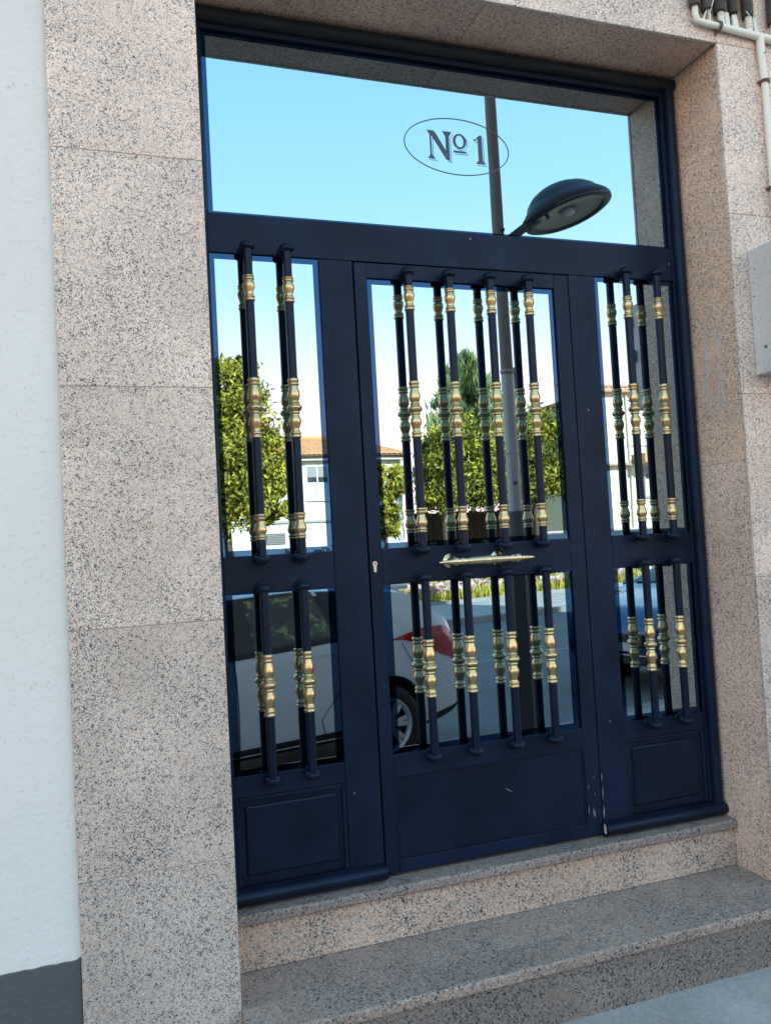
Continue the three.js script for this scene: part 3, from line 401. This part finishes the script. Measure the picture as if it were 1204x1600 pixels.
{ // white hatchback on the left: only its side and rear show in the panes
  const L = 4.42; const cfg = { L, W: .885, r: .32, wheels: [.86, L - .89], paint: phys([.70, .71, .72], .3, { clearcoat: 1, clearcoatRoughness: .05 }),
    top: [[0, .66], [.1, .74], [.35, .84], [.95, .96], [1.12, 1.02], [1.75, 1.36], [2.2, 1.47], [2.8, 1.49], [3.35, 1.46], [3.80, 1.40], [3.95, 1.34], [4.14, 1.17], [4.26, 1.04], [4.33, .90], [4.37, .78], [4.42, .66]],
    belt: [[0, .6], [.4, .80], [.95, .93], [2.2, .985], [3.4, 1.05], [3.9, 1.10], [4.2, 1.07], [4.42, .6]], sill: [[0, .34], [.2, .25], [.6, .25], [4.0, .25], [4.25, .30], [4.42, .42]] };
  const mid = S(3.07 - L / 2, RY, 3.10 + .885);
  const k = makeCar('white_car', 'white hatchback parked at the near kerb, its rear lamp beside the lamp pole', cfg, mid);
  const { sh, add, trim } = k; const liner = std([.012, .013, .015], .5), clear = phys([.92, .96, .95], .0, { transmission: 1, thickness: 0, ior: 1.5 });
  // a bright sunshade with soft blotches hangs inside the rear side window
  const shade = dtex(256, (u, v) => { const n = fbm(u * 5, v * 5, 64, 201, 3), m = fbm(u * 4 + 9, v * 4, 64, 221, 3), q = fbm(u * 7, v * 7 + 5, 64, 231, 3); const b = [.27, .28, .30], w = (x, a, e) => Math.max(0, Math.min(1, (x - a) / (e - a))); const mixc = (c, d, t) => c.map((x, i) => x + (d[i] - x) * t); return mixc(mixc(mixc(b, [.34, .46, .27], w(n, .50, .72)), [.38, .24, .26], w(m, .52, .68)), [.66, .66, .42], w(q, .60, .74)); }, 1); shade.repeat.set(1, 1);
  for (const s of [1, -1]) {
    const win = (n, a0, a1, b0, b1) => { const p = add(n, patch(sh, (f) => a0 + (a1 - a0) * f, (f) => b0 + (b1 - b0) * f, 6.06, 7.0, .003, 14, 5, s), liner); return p; };
    add('window_trim', patch(sh, (f) => 1.30 + .52 * f, (f) => 3.44 - .20 * f, 5.96, 7.08, .0016, 24, 6, s), trim);
    win('front_window', 1.42, 1.90, 2.17, 2.16); const rw = win('rear_window', 2.235, 2.235, 3.10, 2.98); win('quarter_window', 3.14, 3.02, 3.36, 3.20);
    if (s < 0) mesh('sunshade', patch(sh, (f) => 2.40, (f) => 3.06 - .1 * f, 6.12, 6.94, .006, 12, 5, s), std([1, 1, 1], .8, { map: shade }), rw);
    mesh('glazing', patch(sh, (f) => 2.24, (f) => 3.095 - .12 * f, 6.07, 6.99, .010, 12, 5, s), clear, rw);
    const seam = (x0, x1, t0, t1) => patch(sh, (f) => x0 + (x1 - x0) * f - .004, (f) => x0 + (x1 - x0) * f + .004, t0, t1, .007, 1, 14, s);
    add('door_seam', seam(2.235, 2.215, 2.0, 6), trim); add('door_seam', seam(1.28, 1.30, 2.0, 6), trim); add('door_seam', [seam(2.95, 2.90, 2.0, 3.0), seam(2.90, 3.12, 3.0, 4.2), seam(3.12, 3.18, 4.2, 6)], trim);
    add('door_handle', patch(sh, (f) => 2.86, (f) => 3.06, 5.18, 5.42, .018, 6, 3, s), cfg.paint); add('door_handle', patch(sh, (f) => 1.98, (f) => 2.17, 5.15, 5.4, .018, 6, 3, s), cfg.paint);
    add('side_skirt', patch(sh, (f) => 1.25, (f) => 3.15, 1.4, 2.35, .004, 16, 4, s), trim);
    const tl = add('tail_lamp', patch(sh, (f) => 3.50 + (.16) * f * (1 - f), (f) => 4.38 - .05 * f, 4.62, 5.75, .006, 16, 8, s), phys([.42, .010, .014], .12, { clearcoat: 1 }));
    const pos = tl.geometry.attributes.position; // pointed towards the front
    for (let i = 0; i < pos.count; i++) { const ix = i % 17, iy = Math.floor(i / 17), f = ix / 16, sp = Math.min(1, .06 + f * 1.35), t = 4.98 + (.25) * (1 - f) + ((iy / 8) - .5) * 1.45 * sp, x = 3.58 + f * .80 - .06 * f * (iy / 8); const p = sh.at(x, Math.min(5.9, t), .006); pos.setXYZ(i, p.x, p.y, p.z * s); } pos.needsUpdate = true; tl.geometry.computeVertexNormals();
    mesh('lamp_lens', patch(sh, (f) => 4.26, (f) => 4.36 - .03 * f, 5.15, 5.6, .012, 6, 4, s), phys([.6, .58, .55], .15, { clearcoat: 1 }), tl);
    add('bumper_trim', patch(sh, (f) => 3.93, (f) => 4.41, 1.2, 2.25, .004, 10, 4, s), trim);
    add('bumper_seam', [patch(sh, (f) => 3.66 + .26 * f, (f) => 3.667 + .26 * f, 4.95, 3.3, .007, 1, 10, s)], trim);
    add('bumper_ledge', patch(sh, (f) => 4.22, (f) => 4.425, 3.9, 4.05, .012, 8, 2, s), cfg.paint);
  }
  add('rear_glass', [patch(sh, (f) => 3.92, (f) => 4.17, 8.15, 9.99, .004, 8, 8, 1), patch(sh, (f) => 3.92, (f) => 4.17, 8.15, 9.99, .004, 8, 8, -1)], k.glassDark);
  add('windscreen', [patch(sh, (f) => 1.16, (f) => 1.86, 8.15, 9.99, .004, 8, 8, 1), patch(sh, (f) => 1.16, (f) => 1.86, 8.15, 9.99, .004, 8, 8, -1)], k.glassDark);
  const sp = add('roof_spoiler', rbox(3.70, 3.98, 1.375, 1.415, -.58, .58, .018, 3), cfg.paint);
}
{ // blue car facing left on the right
  const L = 4.3; const cfg = { L, W: .885, r: .32, wheels: [.86, L - .85], paint: phys([.010, .038, .155], .25, { metalness: .25, clearcoat: 1, clearcoatRoughness: .03 }),
    top: [[0, .70], [.06, .80], [.2, .90], [.5, .965], [1.0, 1.05], [1.2, 1.12], [1.85, 1.44], [2.3, 1.52], [3.2, 1.52], [3.7, 1.45], [4.1, 1.15], [4.25, .95], [4.3, .75]],
    belt: [[0, .6], [.2, .82], [.5, .90], [1.0, .98], [2.2, 1.03], [3.5, 1.08], [4.1, 1.05], [4.3, .6]], sill: [[0, .36], [.15, .26], [.6, .25], [3.9, .25], [4.3, .40]] };
  const k = makeCar('blue_car', 'dark blue car parked facing left behind the white car, its bonnet reflecting the sky', cfg, S(5.85 + L / 2, RY, 3.10 + .885));
  const { sh, add, trim } = k;
  for (const s of [1, -1]) {
    add('side_window', patch(sh, (f) => 1.45 + .48 * f, (f) => 2.30, 6.06, 7.0, .004, 10, 5, s), k.glassDark); add('side_window', patch(sh, (f) => 2.36, (f) => 3.70 - .35 * f, 6.06, 7.0, .004, 10, 5, s), k.glassDark);
    const hl = add('headlamp', patch(sh, (f) => .05 + .05 * f, (f) => .62 - .10 * f, 5.05, 5.85, .006, 12, 5, s), phys([.30, .33, .38], .08, { clearcoat: 1 }));
    mesh('lamp_bezel', patch(sh, (f) => .20, (f) => .42, 5.25, 5.65, .009, 6, 4, s), trim, hl);
    add('bumper_intake', patch(sh, (f) => .02, (f) => .36, 2.1, 3.6, .005, 8, 4, s), trim); add('bonnet_seam', patch(sh, (f) => .16, (f) => 1.10, 7.2, 7.28, .002, 14, 1, s), trim);
    const mr = new THREE.SphereGeometry(.11, 16, 10); mr.scale(.8, .75, 1.1); mr.translate(1.52, 1.09, s * .97); add('wing_mirror', mr, cfg.paint);
  }
  for (const s of [1, -1]) add('windscreen', patch(sh, (f) => 1.20, (f) => 1.92, 7.6, 9.99, .004, 8, 8, s), k.glassDark);
  add('wiper', rod([1.16, 1.125, -.62], [1.19, 1.145, .05], .012, .008, 8), trim); add('wiper', rod([1.16, 1.125, .0], [1.19, 1.13, .6], .012, .008, 8), trim);
  add('grille', rbox(-.035, .06, .50, .64, -.42, .42, .02), trim); add('lower_grille', rbox(-.02, .08, .30, .43, -.60, .60, .02), trim);
  add('number_plate', rbox(-.045, -.036, .45, .545, -.26, .26, .003), std([.55, .55, .53], .5)); add('chrome_strip', rbox(-.035, .02, .40, .412, -.60, .60, .004), std([.7, .7, .7], .2, { metalness: 1 }));
}

// ------------------------------------------------------------------ garden over the road
const lawnCol = dtex(512, (u, v) => { const n = fbm(u * 30, v * 30, 30, 81, 4), m = fbm(u * 4, v * 4, 4, 83, 3); return [.38 + n * .22 + m * .1, .44 + n * .18, .14 + n * .08]; }, 2.5);
struct('lawn', streetBox(-60, 90, RY - .04, RY + .18, 15.862, 60), std([1, 1, 1], .95, { map: lawnCol }));
const LY = RY + .18;
function leafGeo(w, h) { const g = new THREE.BufferGeometry(); g.setAttribute('position', new THREE.Float32BufferAttribute([0, -h, 0, w, 0, .12 * w, 0, h, 0, -w, 0, .12 * w], 3)); g.setIndex([0, 1, 2, 0, 2, 3]); g.computeVertexNormals(); return g; }
function scatter(name, geo, mat, list, parent, kind) { // list of [x,y,z, scale, colour, quaternion]
  const m = new THREE.InstancedMesh(geo, mat, list.length); m.name = numbered(name); const M = new THREE.Matrix4(), c = new THREE.Color();
  list.forEach((l, i) => { M.compose(new THREE.Vector3(l[0], l[1], l[2]), l[5], new THREE.Vector3(l[3], l[3] * (l[6] || 1), l[3])); m.setMatrixAt(i, M); m.setColorAt(i, c.setRGB(...l[4])); });
  m.castShadow = m.receiveShadow = true; (parent || scene).add(m); if (kind) m.userData.kind = kind; return m;
}
const leafMat = std([1, 1, 1], .75, { side: THREE.DoubleSide });
const rq = (r) => { const u = r(), v = r() * 6.2832, w = r() * 6.2832; return new THREE.Quaternion(Math.sqrt(1 - u) * Math.sin(v), Math.sqrt(1 - u) * Math.cos(v), Math.sqrt(u) * Math.sin(w), Math.sqrt(u) * Math.cos(w)); };
{ const r = rng(301), L = [], F = []; const bg = new THREE.BufferGeometry(); bg.setAttribute('position', new THREE.Float32BufferAttribute([-.02, 0, 0, .02, 0, 0, .004, .28, .05], 3)); bg.computeVertexNormals();
  for (let i = 0; i < 44000; i++) { const a = -10 + r() * 36, b = 15.9 + Math.pow(r(), 1.4) * 6, p = S(a, LY, b), g = r(); L.push([p[0], p[1], p[2], .6 + r() * .9, [.34 + g * .20, .33 + g * .12, .06], new THREE.Quaternion().setFromEuler(new THREE.Euler((r() - .5) * .6, r() * 6.28, (r() - .5) * .6))]); }
  tag(scatter('grass', bg, leafMat, L), 'sunlit yellow green grass of the bed beyond the far pavement', 'grass', null, 'stuff');
  for (let i = 0; i < 27000; i++) { const a = -9 + r() * 34, b = 16.15 + Math.pow(r(), 1.2) * 7, cl = fbm(a * .8, b * .8, 512, 77, 2); if (cl < .42) continue; const p = S(a, LY, b), pink = r(); F.push([p[0], p[1] + .10 + r() * .26, p[2], .07 + r() * .07, pink < .5 ? [.60, .38, .40] : pink < .75 ? [.64, .54, .50] : [.36, .36, .06], rq(r)]); }
  tag(scatter('flowers', leafGeo(1, 1), leafMat, F), 'pale pink flowers massed in the bed beyond the far pavement', 'flowers', null, 'stuff'); }
function crown(list, r, cx, cy, cz, rx, ry, rz, n, cols, size, clumps = 60, hollow = .55) {
  for (let c = 0; c < clumps; c++) {
    const d = new THREE.Vector3(r() * 2 - 1, r() * 2 - 1, r() * 2 - 1).normalize(), q = hollow + (1 - hollow) * r(), ox = cx + d.x * rx * q, oy = cy + d.y * ry * q, oz = cz + d.z * rz * q, tone = r(), cr = .09 + r() * .17;
    for (let i = 0; i < n / clumps; i++) { const e = new THREE.Vector3(r() + r() + r() - 1.5, r() + r() + r() - 1.5, r() + r() + r() - 1.5).multiplyScalar(1.25 * cr * Math.max(rx, ry)); const k = Math.min(cols.length - 1, Math.floor(Math.max(0, Math.min(.999, tone * .7 + r() * .45 - .08)) * cols.length)), j = .8 + r() * .4, col = cols[k]; list.push([ox + e.x, oy + e.y * .9, oz + e.z, size * (.6 + r() * .8), [col[0] * j, col[1] * j, col[2] * j], rq(r), 1.3]); }
  }
}
const YG = [[.10, .12, .020], [.19, .19, .022], [.30, .29, .028], [.40, .36, .030], [.47, .42, .04]], DG = [[.07, .09, .018], [.14, .16, .02], [.24, .24, .024], [.33, .33, .03], [.42, .39, .035]];
const bark = std([.085, .065, .05], .9), leafG = leafGeo(.5, 1);
function tree(label, x, z, y0, parts, seed, cols, size, trunkR = .12, group) {
  const t = thing('leafy_tree', label, 'tree', [x, LY, z], 0, group), r = rng(seed), L = [], tr = [tube([[0, 0, 0], [.05, (y0 - LY) * .5, .02], [0, y0 - LY + .2, 0]], trunkR, 9)];
  for (const p of parts) { crown(L, r, p[0] - x, p[1] - LY, p[2] - z, p[3], p[4], p[5], p[6] * 3.1, cols, size, Math.round((p[7] || 60) * 1.9)); tr.push(tube([[0, y0 - LY - .1, 0], [(p[0] - x) * .5, (y0 + p[1]) / 2 - LY, (p[2] - z) * .5], [p[0] - x, p[1] - LY, p[2] - z]], trunkR * .5, 7)); }
  for (let k = 0; k < 9; k++) { const p = parts[k % parts.length], a = r() * 6.28, q = [p[0] - x + Math.cos(a) * p[3] * .8, p[1] - LY + (r() - .3) * p[4], p[2] - z + Math.sin(a) * p[5] * .8]; tr.push(tube([[0, y0 - LY, 0], [q[0] * .4, (y0 - LY + q[1]) / 2, q[2] * .4], q], trunkR * .22, 6)); }
  mesh('trunk', tr, bark, t); scatter('crown', leafG, leafMat, L, t, 'stuff'); return t;
}
// left tree, in front of the house
const LS = .066;
tree('tall yellow green tree mirrored in the left side light, in front of the tiled house', 3.0, 22, 2.2, [[3.0, 4.2, 22, 1.5, 2.3, 1.4, 7000, 80], [3.1, 6.0, 22, 1.0, 1.1, 1.0, 2600, 40], [4.2, 3.9, 22, .85, 1.1, .9, 2000, 30], [4.15, 2.7, 22, .75, .8, .8, 1500, 24], [2.2, 3.0, 22, 1.2, 1.4, 1.2, 3000, 40]], 401, YG, LS, .13);
tree('sparse green tree mirrored left in the door leaf, before the white house', 8.7, 24.4, 2.4, [[8.9, 3.4, 24.4, .75, .7, .7, 900, 30], [8.7, 2.6, 24.4, .6, .6, .6, 600, 24], [8.8, 1.9, 24.4, .55, .45, .5, 450, 18]], 411, YG, LS, .06);
tree('broad dense yellow green tree mirrored in the middle of the door leaf', 10.75, 24, 2.2, [[11.5, 4.0, 24.2, 1.25, 1.55, 1.3, 7500, 80], [10.6, 3.2, 24.0, .75, 1.0, .9, 2600, 36], [12.6, 3.5, 24.3, .8, 1.25, .9, 3200, 40]], 421, DG, LS, .11);
tree('dense yellow green tree mirrored behind the lamp pole, right of the broad one', 14.4, 24.2, 2.2, [[14.9, 4.3, 24.2, 1.0, 1.6, 1.1, 5200, 70], [13.8, 3.6, 24.2, .85, 1.4, .9, 3400, 44], [16.0, 3.9, 24.3, .9, 1.35, 1.0, 3600, 44]], 431, DG, LS, .11);
{ // feathery conifer further back
  const t = thing('conifer', 'feathery blue green conifer rising behind the dense trees', 'tree', [14.75, LY, 30]), r = rng(441), L = []; const cols = [[.10, .17, .06], [.15, .24, .085], [.22, .31, .11], [.29, .37, .13]];
  for (let c = 0; c < 300; c++) { const h = Math.pow(r(), .8), y = 3.4 + (8.9 - 3.4) * h, rad = Math.pow(1 - h, .62) * 2.8 * (.66 + r() * .46) + .05, a = r() * 6.28, tone = r(); for (let i = 0; i < 40; i++) { const f = .25 + .75 * r(), j = .8 + .4 * r(), col = cols[Math.min(3, Math.floor((tone * .7 + r() * .3) * 4))]; L.push([Math.cos(a) * rad * f + (r() - .5) * .28, y - LY + f * .38 - .1 + (r() - .5) * .28, Math.sin(a) * rad * f + (r() - .5) * .28, .10 + r() * .08, col.map((v) => v * j), new THREE.Quaternion().setFromEuler(new THREE.Euler((r() - .5) * 1.2, a + r(), (r() - .5) * 1.2)), 2]); } }
  mesh('trunk', tube([[0, 0, 0], [0, 4, 0], [0, 9.5, 0]], .11, 8), bark, t); scatter('crown', leafGeo(.28, 1), leafMat, L, t, 'stuff'); }
{ // low shrubs in front of the trees
  const labs = ['leftmost', 'second', 'third', 'fourth', 'fifth', 'sixth', 'seventh', 'eighth']; const sc = [[.06, .07, .025], [.10, .11, .03], [.15, .10, .05], [.20, .19, .05]];
  for (let k = 0; k < 8; k++) { const x = 3.2 + k * 1.75, z = 23.9 + (k % 3) * .25, t = thing('shrub', `low dark green and reddish shrub below the trees, ${labs[k]} of the row`, 'shrub', [x, LY, z], 0, 'low shrubs along the back of the flower bed'), r = rng(500 + k), L = []; crown(L, r, 0, .78, 0, .95, .72 + (k % 2) * .1, .5, 1300, sc, .085, 40, .4); mesh('stem', [tube([[0, 0, 0], [.1, .4, 0], [.2, .8, .1]], .025, 6), tube([[.05, 0, 0], [-.1, .4, .05], [-.3, .8, 0]], .022, 6)], bark, t); scatter('foliage', leafG, leafMat, L, t, 'stuff'); } }
{ // a belt of trees far off to the left, where the lawn ends
  const r = rng(701), L = []; for (let k = 0; k < 34; k++) { const x = -64 + k * 1.95, z = 42 + r() * 8; crown(L, r, x, 3.2 + r() * 1.2, z, 2.1, 3.2 + r() * 1.6, 1.8, 900, DG, .26, 36, .4); }
  tag(scatter('distant_wood', leafG, leafMat, L), 'belt of green trees far beyond the lawn, left of the white house', 'trees', null, 'stuff'); }
{ // reed fence behind the dense trees
  const f = thing('reed_fence', 'tall brown reed fence in the shade behind the dense trees', 'fence', [10.4, LY, 26.4]), r = rng(601); const ms = [[.06, .04, .025], [.08, .055, .035], [.05, .034, .022]].map((c) => std(c, .9));
  for (let k = 0; k < 50; k++) mesh('board', box(k * .11, k * .11 + .1, 0, 2.72 + r() * .08, -.02 - r() * .02, .03), ms[k % 3], f);
  mesh('fence_rail', [box(0, 5.5, .6, .68, .032, .07), box(0, 5.5, 2.0, 2.08, .032, .07)].slice(0, 1), ms[2], f); }
{ const w = thing('garden_wall', 'low pale garden wall beyond the trees at the right', 'wall', [16.0, LY, 26.6]); mesh('wall', box(0, 9, 0, 1.75, 0, .25), std([.62, .57, .48], .9, { map: stuccoCol }), w); mesh('coping', rbox(-.02, 9.02, 1.753, 1.84, -.05, .30, .01), std([.5, .42, .36], .9), w); }

// ------------------------------------------------------------------ houses over the road
const whiteWall = std([.86, .84, .80], .9, { map: stuccoCol }), creamWall = std([.84, .76, .64], .9, { map: stuccoCol }), terra = std([.74, .37, .17], .85, { map: dtex(256, (u, v) => { const n = fbm(u * 16, v * 16, 16, 171, 3); return [.8 + n * .3, .75 + n * .35, .7 + n * .4]; }, 3) });
function slope(parent, a, b, c, d, mat, name = 'roof_slope') { // a,b along the eave, d,c along the ridge: a surface of rounded tile rows
  const A = new THREE.Vector3(...a), B = new THREE.Vector3(...b), C = new THREE.Vector3(...c), D = new THREE.Vector3(...d); const n = B.clone().sub(A).cross(D.clone().sub(A)).normalize(); if (n.y < 0) n.negate(); const W = A.distanceTo(B), rows = Math.round(W / .24), NU = rows * 6, NV = 16, pos = [], idx = [];
  for (let j = 0; j <= NV; j++) for (let i = 0; i <= NU; i++) { const u = i / NU, v = j / NV, p = A.clone().lerp(B, u).lerp(D.clone().lerp(C, u), v); p.addScaledVector(n, .055 * Math.abs(Math.sin(u * rows * Math.PI)) + .02 * ((v * 12) % 1)); pos.push(p.x, p.y, p.z); }
  for (let j = 0; j < NV; j++) for (let i = 0; i < NU; i++) { const k = j * (NU + 1) + i; idx.push(k, k + 1, k + NU + 2, k, k + NU + 2, k + NU + 1); }
  const g = new THREE.BufferGeometry(); g.setAttribute('position', new THREE.Float32BufferAttribute(pos, 3)); g.setIndex(idx); g.computeVertexNormals(); return mesh(name, uvm(g), mat, parent);
}
function windowAt(parent, x0, x1, y0, y1, z, frameMat, shutterTop) { // facing -z
  const w = mesh('window', [rbox(x0 - .07, x1 + .07, y1, y1 + .07, z - .05, z - .002, .006), rbox(x0 - .07, x1 + .07, y0 - .07, y0, z - .08, z - .002, .006), rbox(x0 - .07, x0, y0, y1, z - .05, z - .002, .006), rbox(x1, x1 + .07, y0, y1, z - .05, z - .002, .006), rbox((x0 + x1) / 2 - .03, (x0 + x1) / 2 + .03, y0, y1, z - .045, z - .002, .006)], frameMat, parent);
  mesh('glazing', box(x0, x1, y0, y1, z - .015, z - .004), phys([.05, .06, .07], .05), w); if (shutterTop) mesh('roller_shutter', rbox(x0 + .01, x1 - .01, y1 - shutterTop, y1 - .005, z - .035, z - .018, .004), std([.30, .31, .31], .7), w);
  mesh('curtain', [box(x0 + .02, (x0 + x1) / 2 - .04, y0 + .02, y1 - shutterTop - .22, z - .0175, z - .0155), box((x0 + x1) / 2 + .04, x1 - .02, y0 + .02, y1 - shutterTop - .22, z - .0175, z - .0155)], std([.62, .66, .68], .8), w); return w;
}
{
  const h = thing('white_house', 'white two-storey house with an orange tiled hipped roof, mirrored left of the trees', 'house', [0, LY, 0]); const o = -LY, E = 5.18 + o, RG = 6.42 + o, zf = 32, zb = 40;
  mesh('wall', box(-3, 12.3, -.2, E - .12, zf, zb), whiteWall, h);
  mesh('cornice', rbox(-3.2, 12.5, E - .20, E - .05, zf - .30, zf - .002, .02), whiteWall, h); mesh('eave_tiles', rbox(-3.35, 12.65, E - .05, E + .05, zf - .46, zf + .1, .03), std([.20, .12, .09], .9), h);
  slope(h, [-3.4, E, zf - .5], [12.7, E, zf - .5], [11.3, RG, 36], [-2, RG, 36], terra); slope(h, [12.7, E, zf - .5], [12.7, E, zb + .5], [11.3, RG, 36.02], [11.3, RG, 36], terra);
  mesh('ridge', rod([-2, RG + .06, 36], [11.4, RG + .06, 36], .12, .12, 10), terra, h);
  mesh('string_course', rbox(-3, 12.3, 2.36 + o, 2.46 + o, zf - .07, zf - .002, .01), std([.40, .39, .38], .9), h);
  windowAt(h, 8.06, 8.95, 3.32 + o, 4.74 + o, zf, whiteWall, .46); windowAt(h, 4.6, 5.5, 3.32 + o, 4.74 + o, zf, whiteWall, .5); windowAt(h, 10.6, 11.5, 3.32 + o, 4.74 + o, zf, whiteWall, .4);
  const v = mesh('vent_window', box(6.2, 6.98, 1.52 + o, 1.98 + o, zf - .03, zf - .002), std([.12, .12, .12], .8), h); for (let k = 0; k < 6; k++) mesh('bar', box(6.22, 6.96, 1.55 + o + k * .07, 1.58 + o + k * .07, zf - .045, zf - .0305), std([.3, .3, .3], .6), v);
  mesh('door', rbox(9.0, 9.9, 0, 1.45 + o, zf - .05, zf - .002, .01), std([.30, .27, .22], .7), h);
}
{
  const h = thing('cream_house', 'cream house with a tan balcony edge, mirrored in the right side light', 'house', [0, LY, 0]); const o = -LY, zf = 26.8;
  mesh('wall', box(18.95 + .3, 27, -.2, 7.0 + o, zf, 34), creamWall, h);
  mesh('roof_edge', rbox(18.95, 27.2, 7.0 + o, 7.14 + o, zf - .3, 34.2, .02), std([.5, .3, .18], .9), h); slope(h, [18.9, 7.14 + o, zf - .35], [27.3, 7.14 + o, zf - .35], [27.3, 7.9 + o, zf + 3], [18.9, 7.9 + o, zf + 3], terra);
  mesh('tile_ledge', rbox(19.2, 20.35, 3.95 + o, 4.05 + o, zf - .28, zf - .002, .02), std([.42, .30, .22], .9), h);
  mesh('balcony', rbox(20.55, 27, 4.02 + o, 4.42 + o, zf - .9, zf - .002, .02), std([.52, .34, .17], .8), h);
  const rl = []; for (let k = 0; k < 20; k++) rl.push(rod([20.7 + k * .3, 4.42 + o, zf - .8], [20.7 + k * .3, 5.3 + o, zf - .8], .015, .015, 6)); rl.push(rod([20.6, 5.3 + o, zf - .8], [26.5, 5.3 + o, zf - .8], .025, .025, 6)); mesh('balcony_railing', rl, std([.25, .25, .25], .6), h).userData.kind = 'stuff';
  windowAt(h, 21.15, 21.95, 2.65 + o, 3.85 + o, zf, std([.35, .36, .38], .7), .25); windowAt(h, 22.9, 23.8, 5.0 + o, 6.2 + o, zf, whiteWall, .4);
  mesh('pipe', rod([20.45, 0, zf - .06], [20.45, 6.9 + o, zf - .06], .05, .05, 8), creamWall, h); mesh('base_course', box(19.22, 27, -.2, 1.25 + o, zf - .04, zf - .0005), std([.5, .4, .3], .9), h);
}
mesh('overhead_cable', tube([[14.0, 4.6, 29], [16.9, 5.7, 27.6], [21, 6.8, 26.7]], .022, 6, 20), black); tag(scene.getObjectByName('overhead_cable'), 'dark overhead cable sloping up to the cream house', 'cable');

renderer.render(scene, camera);
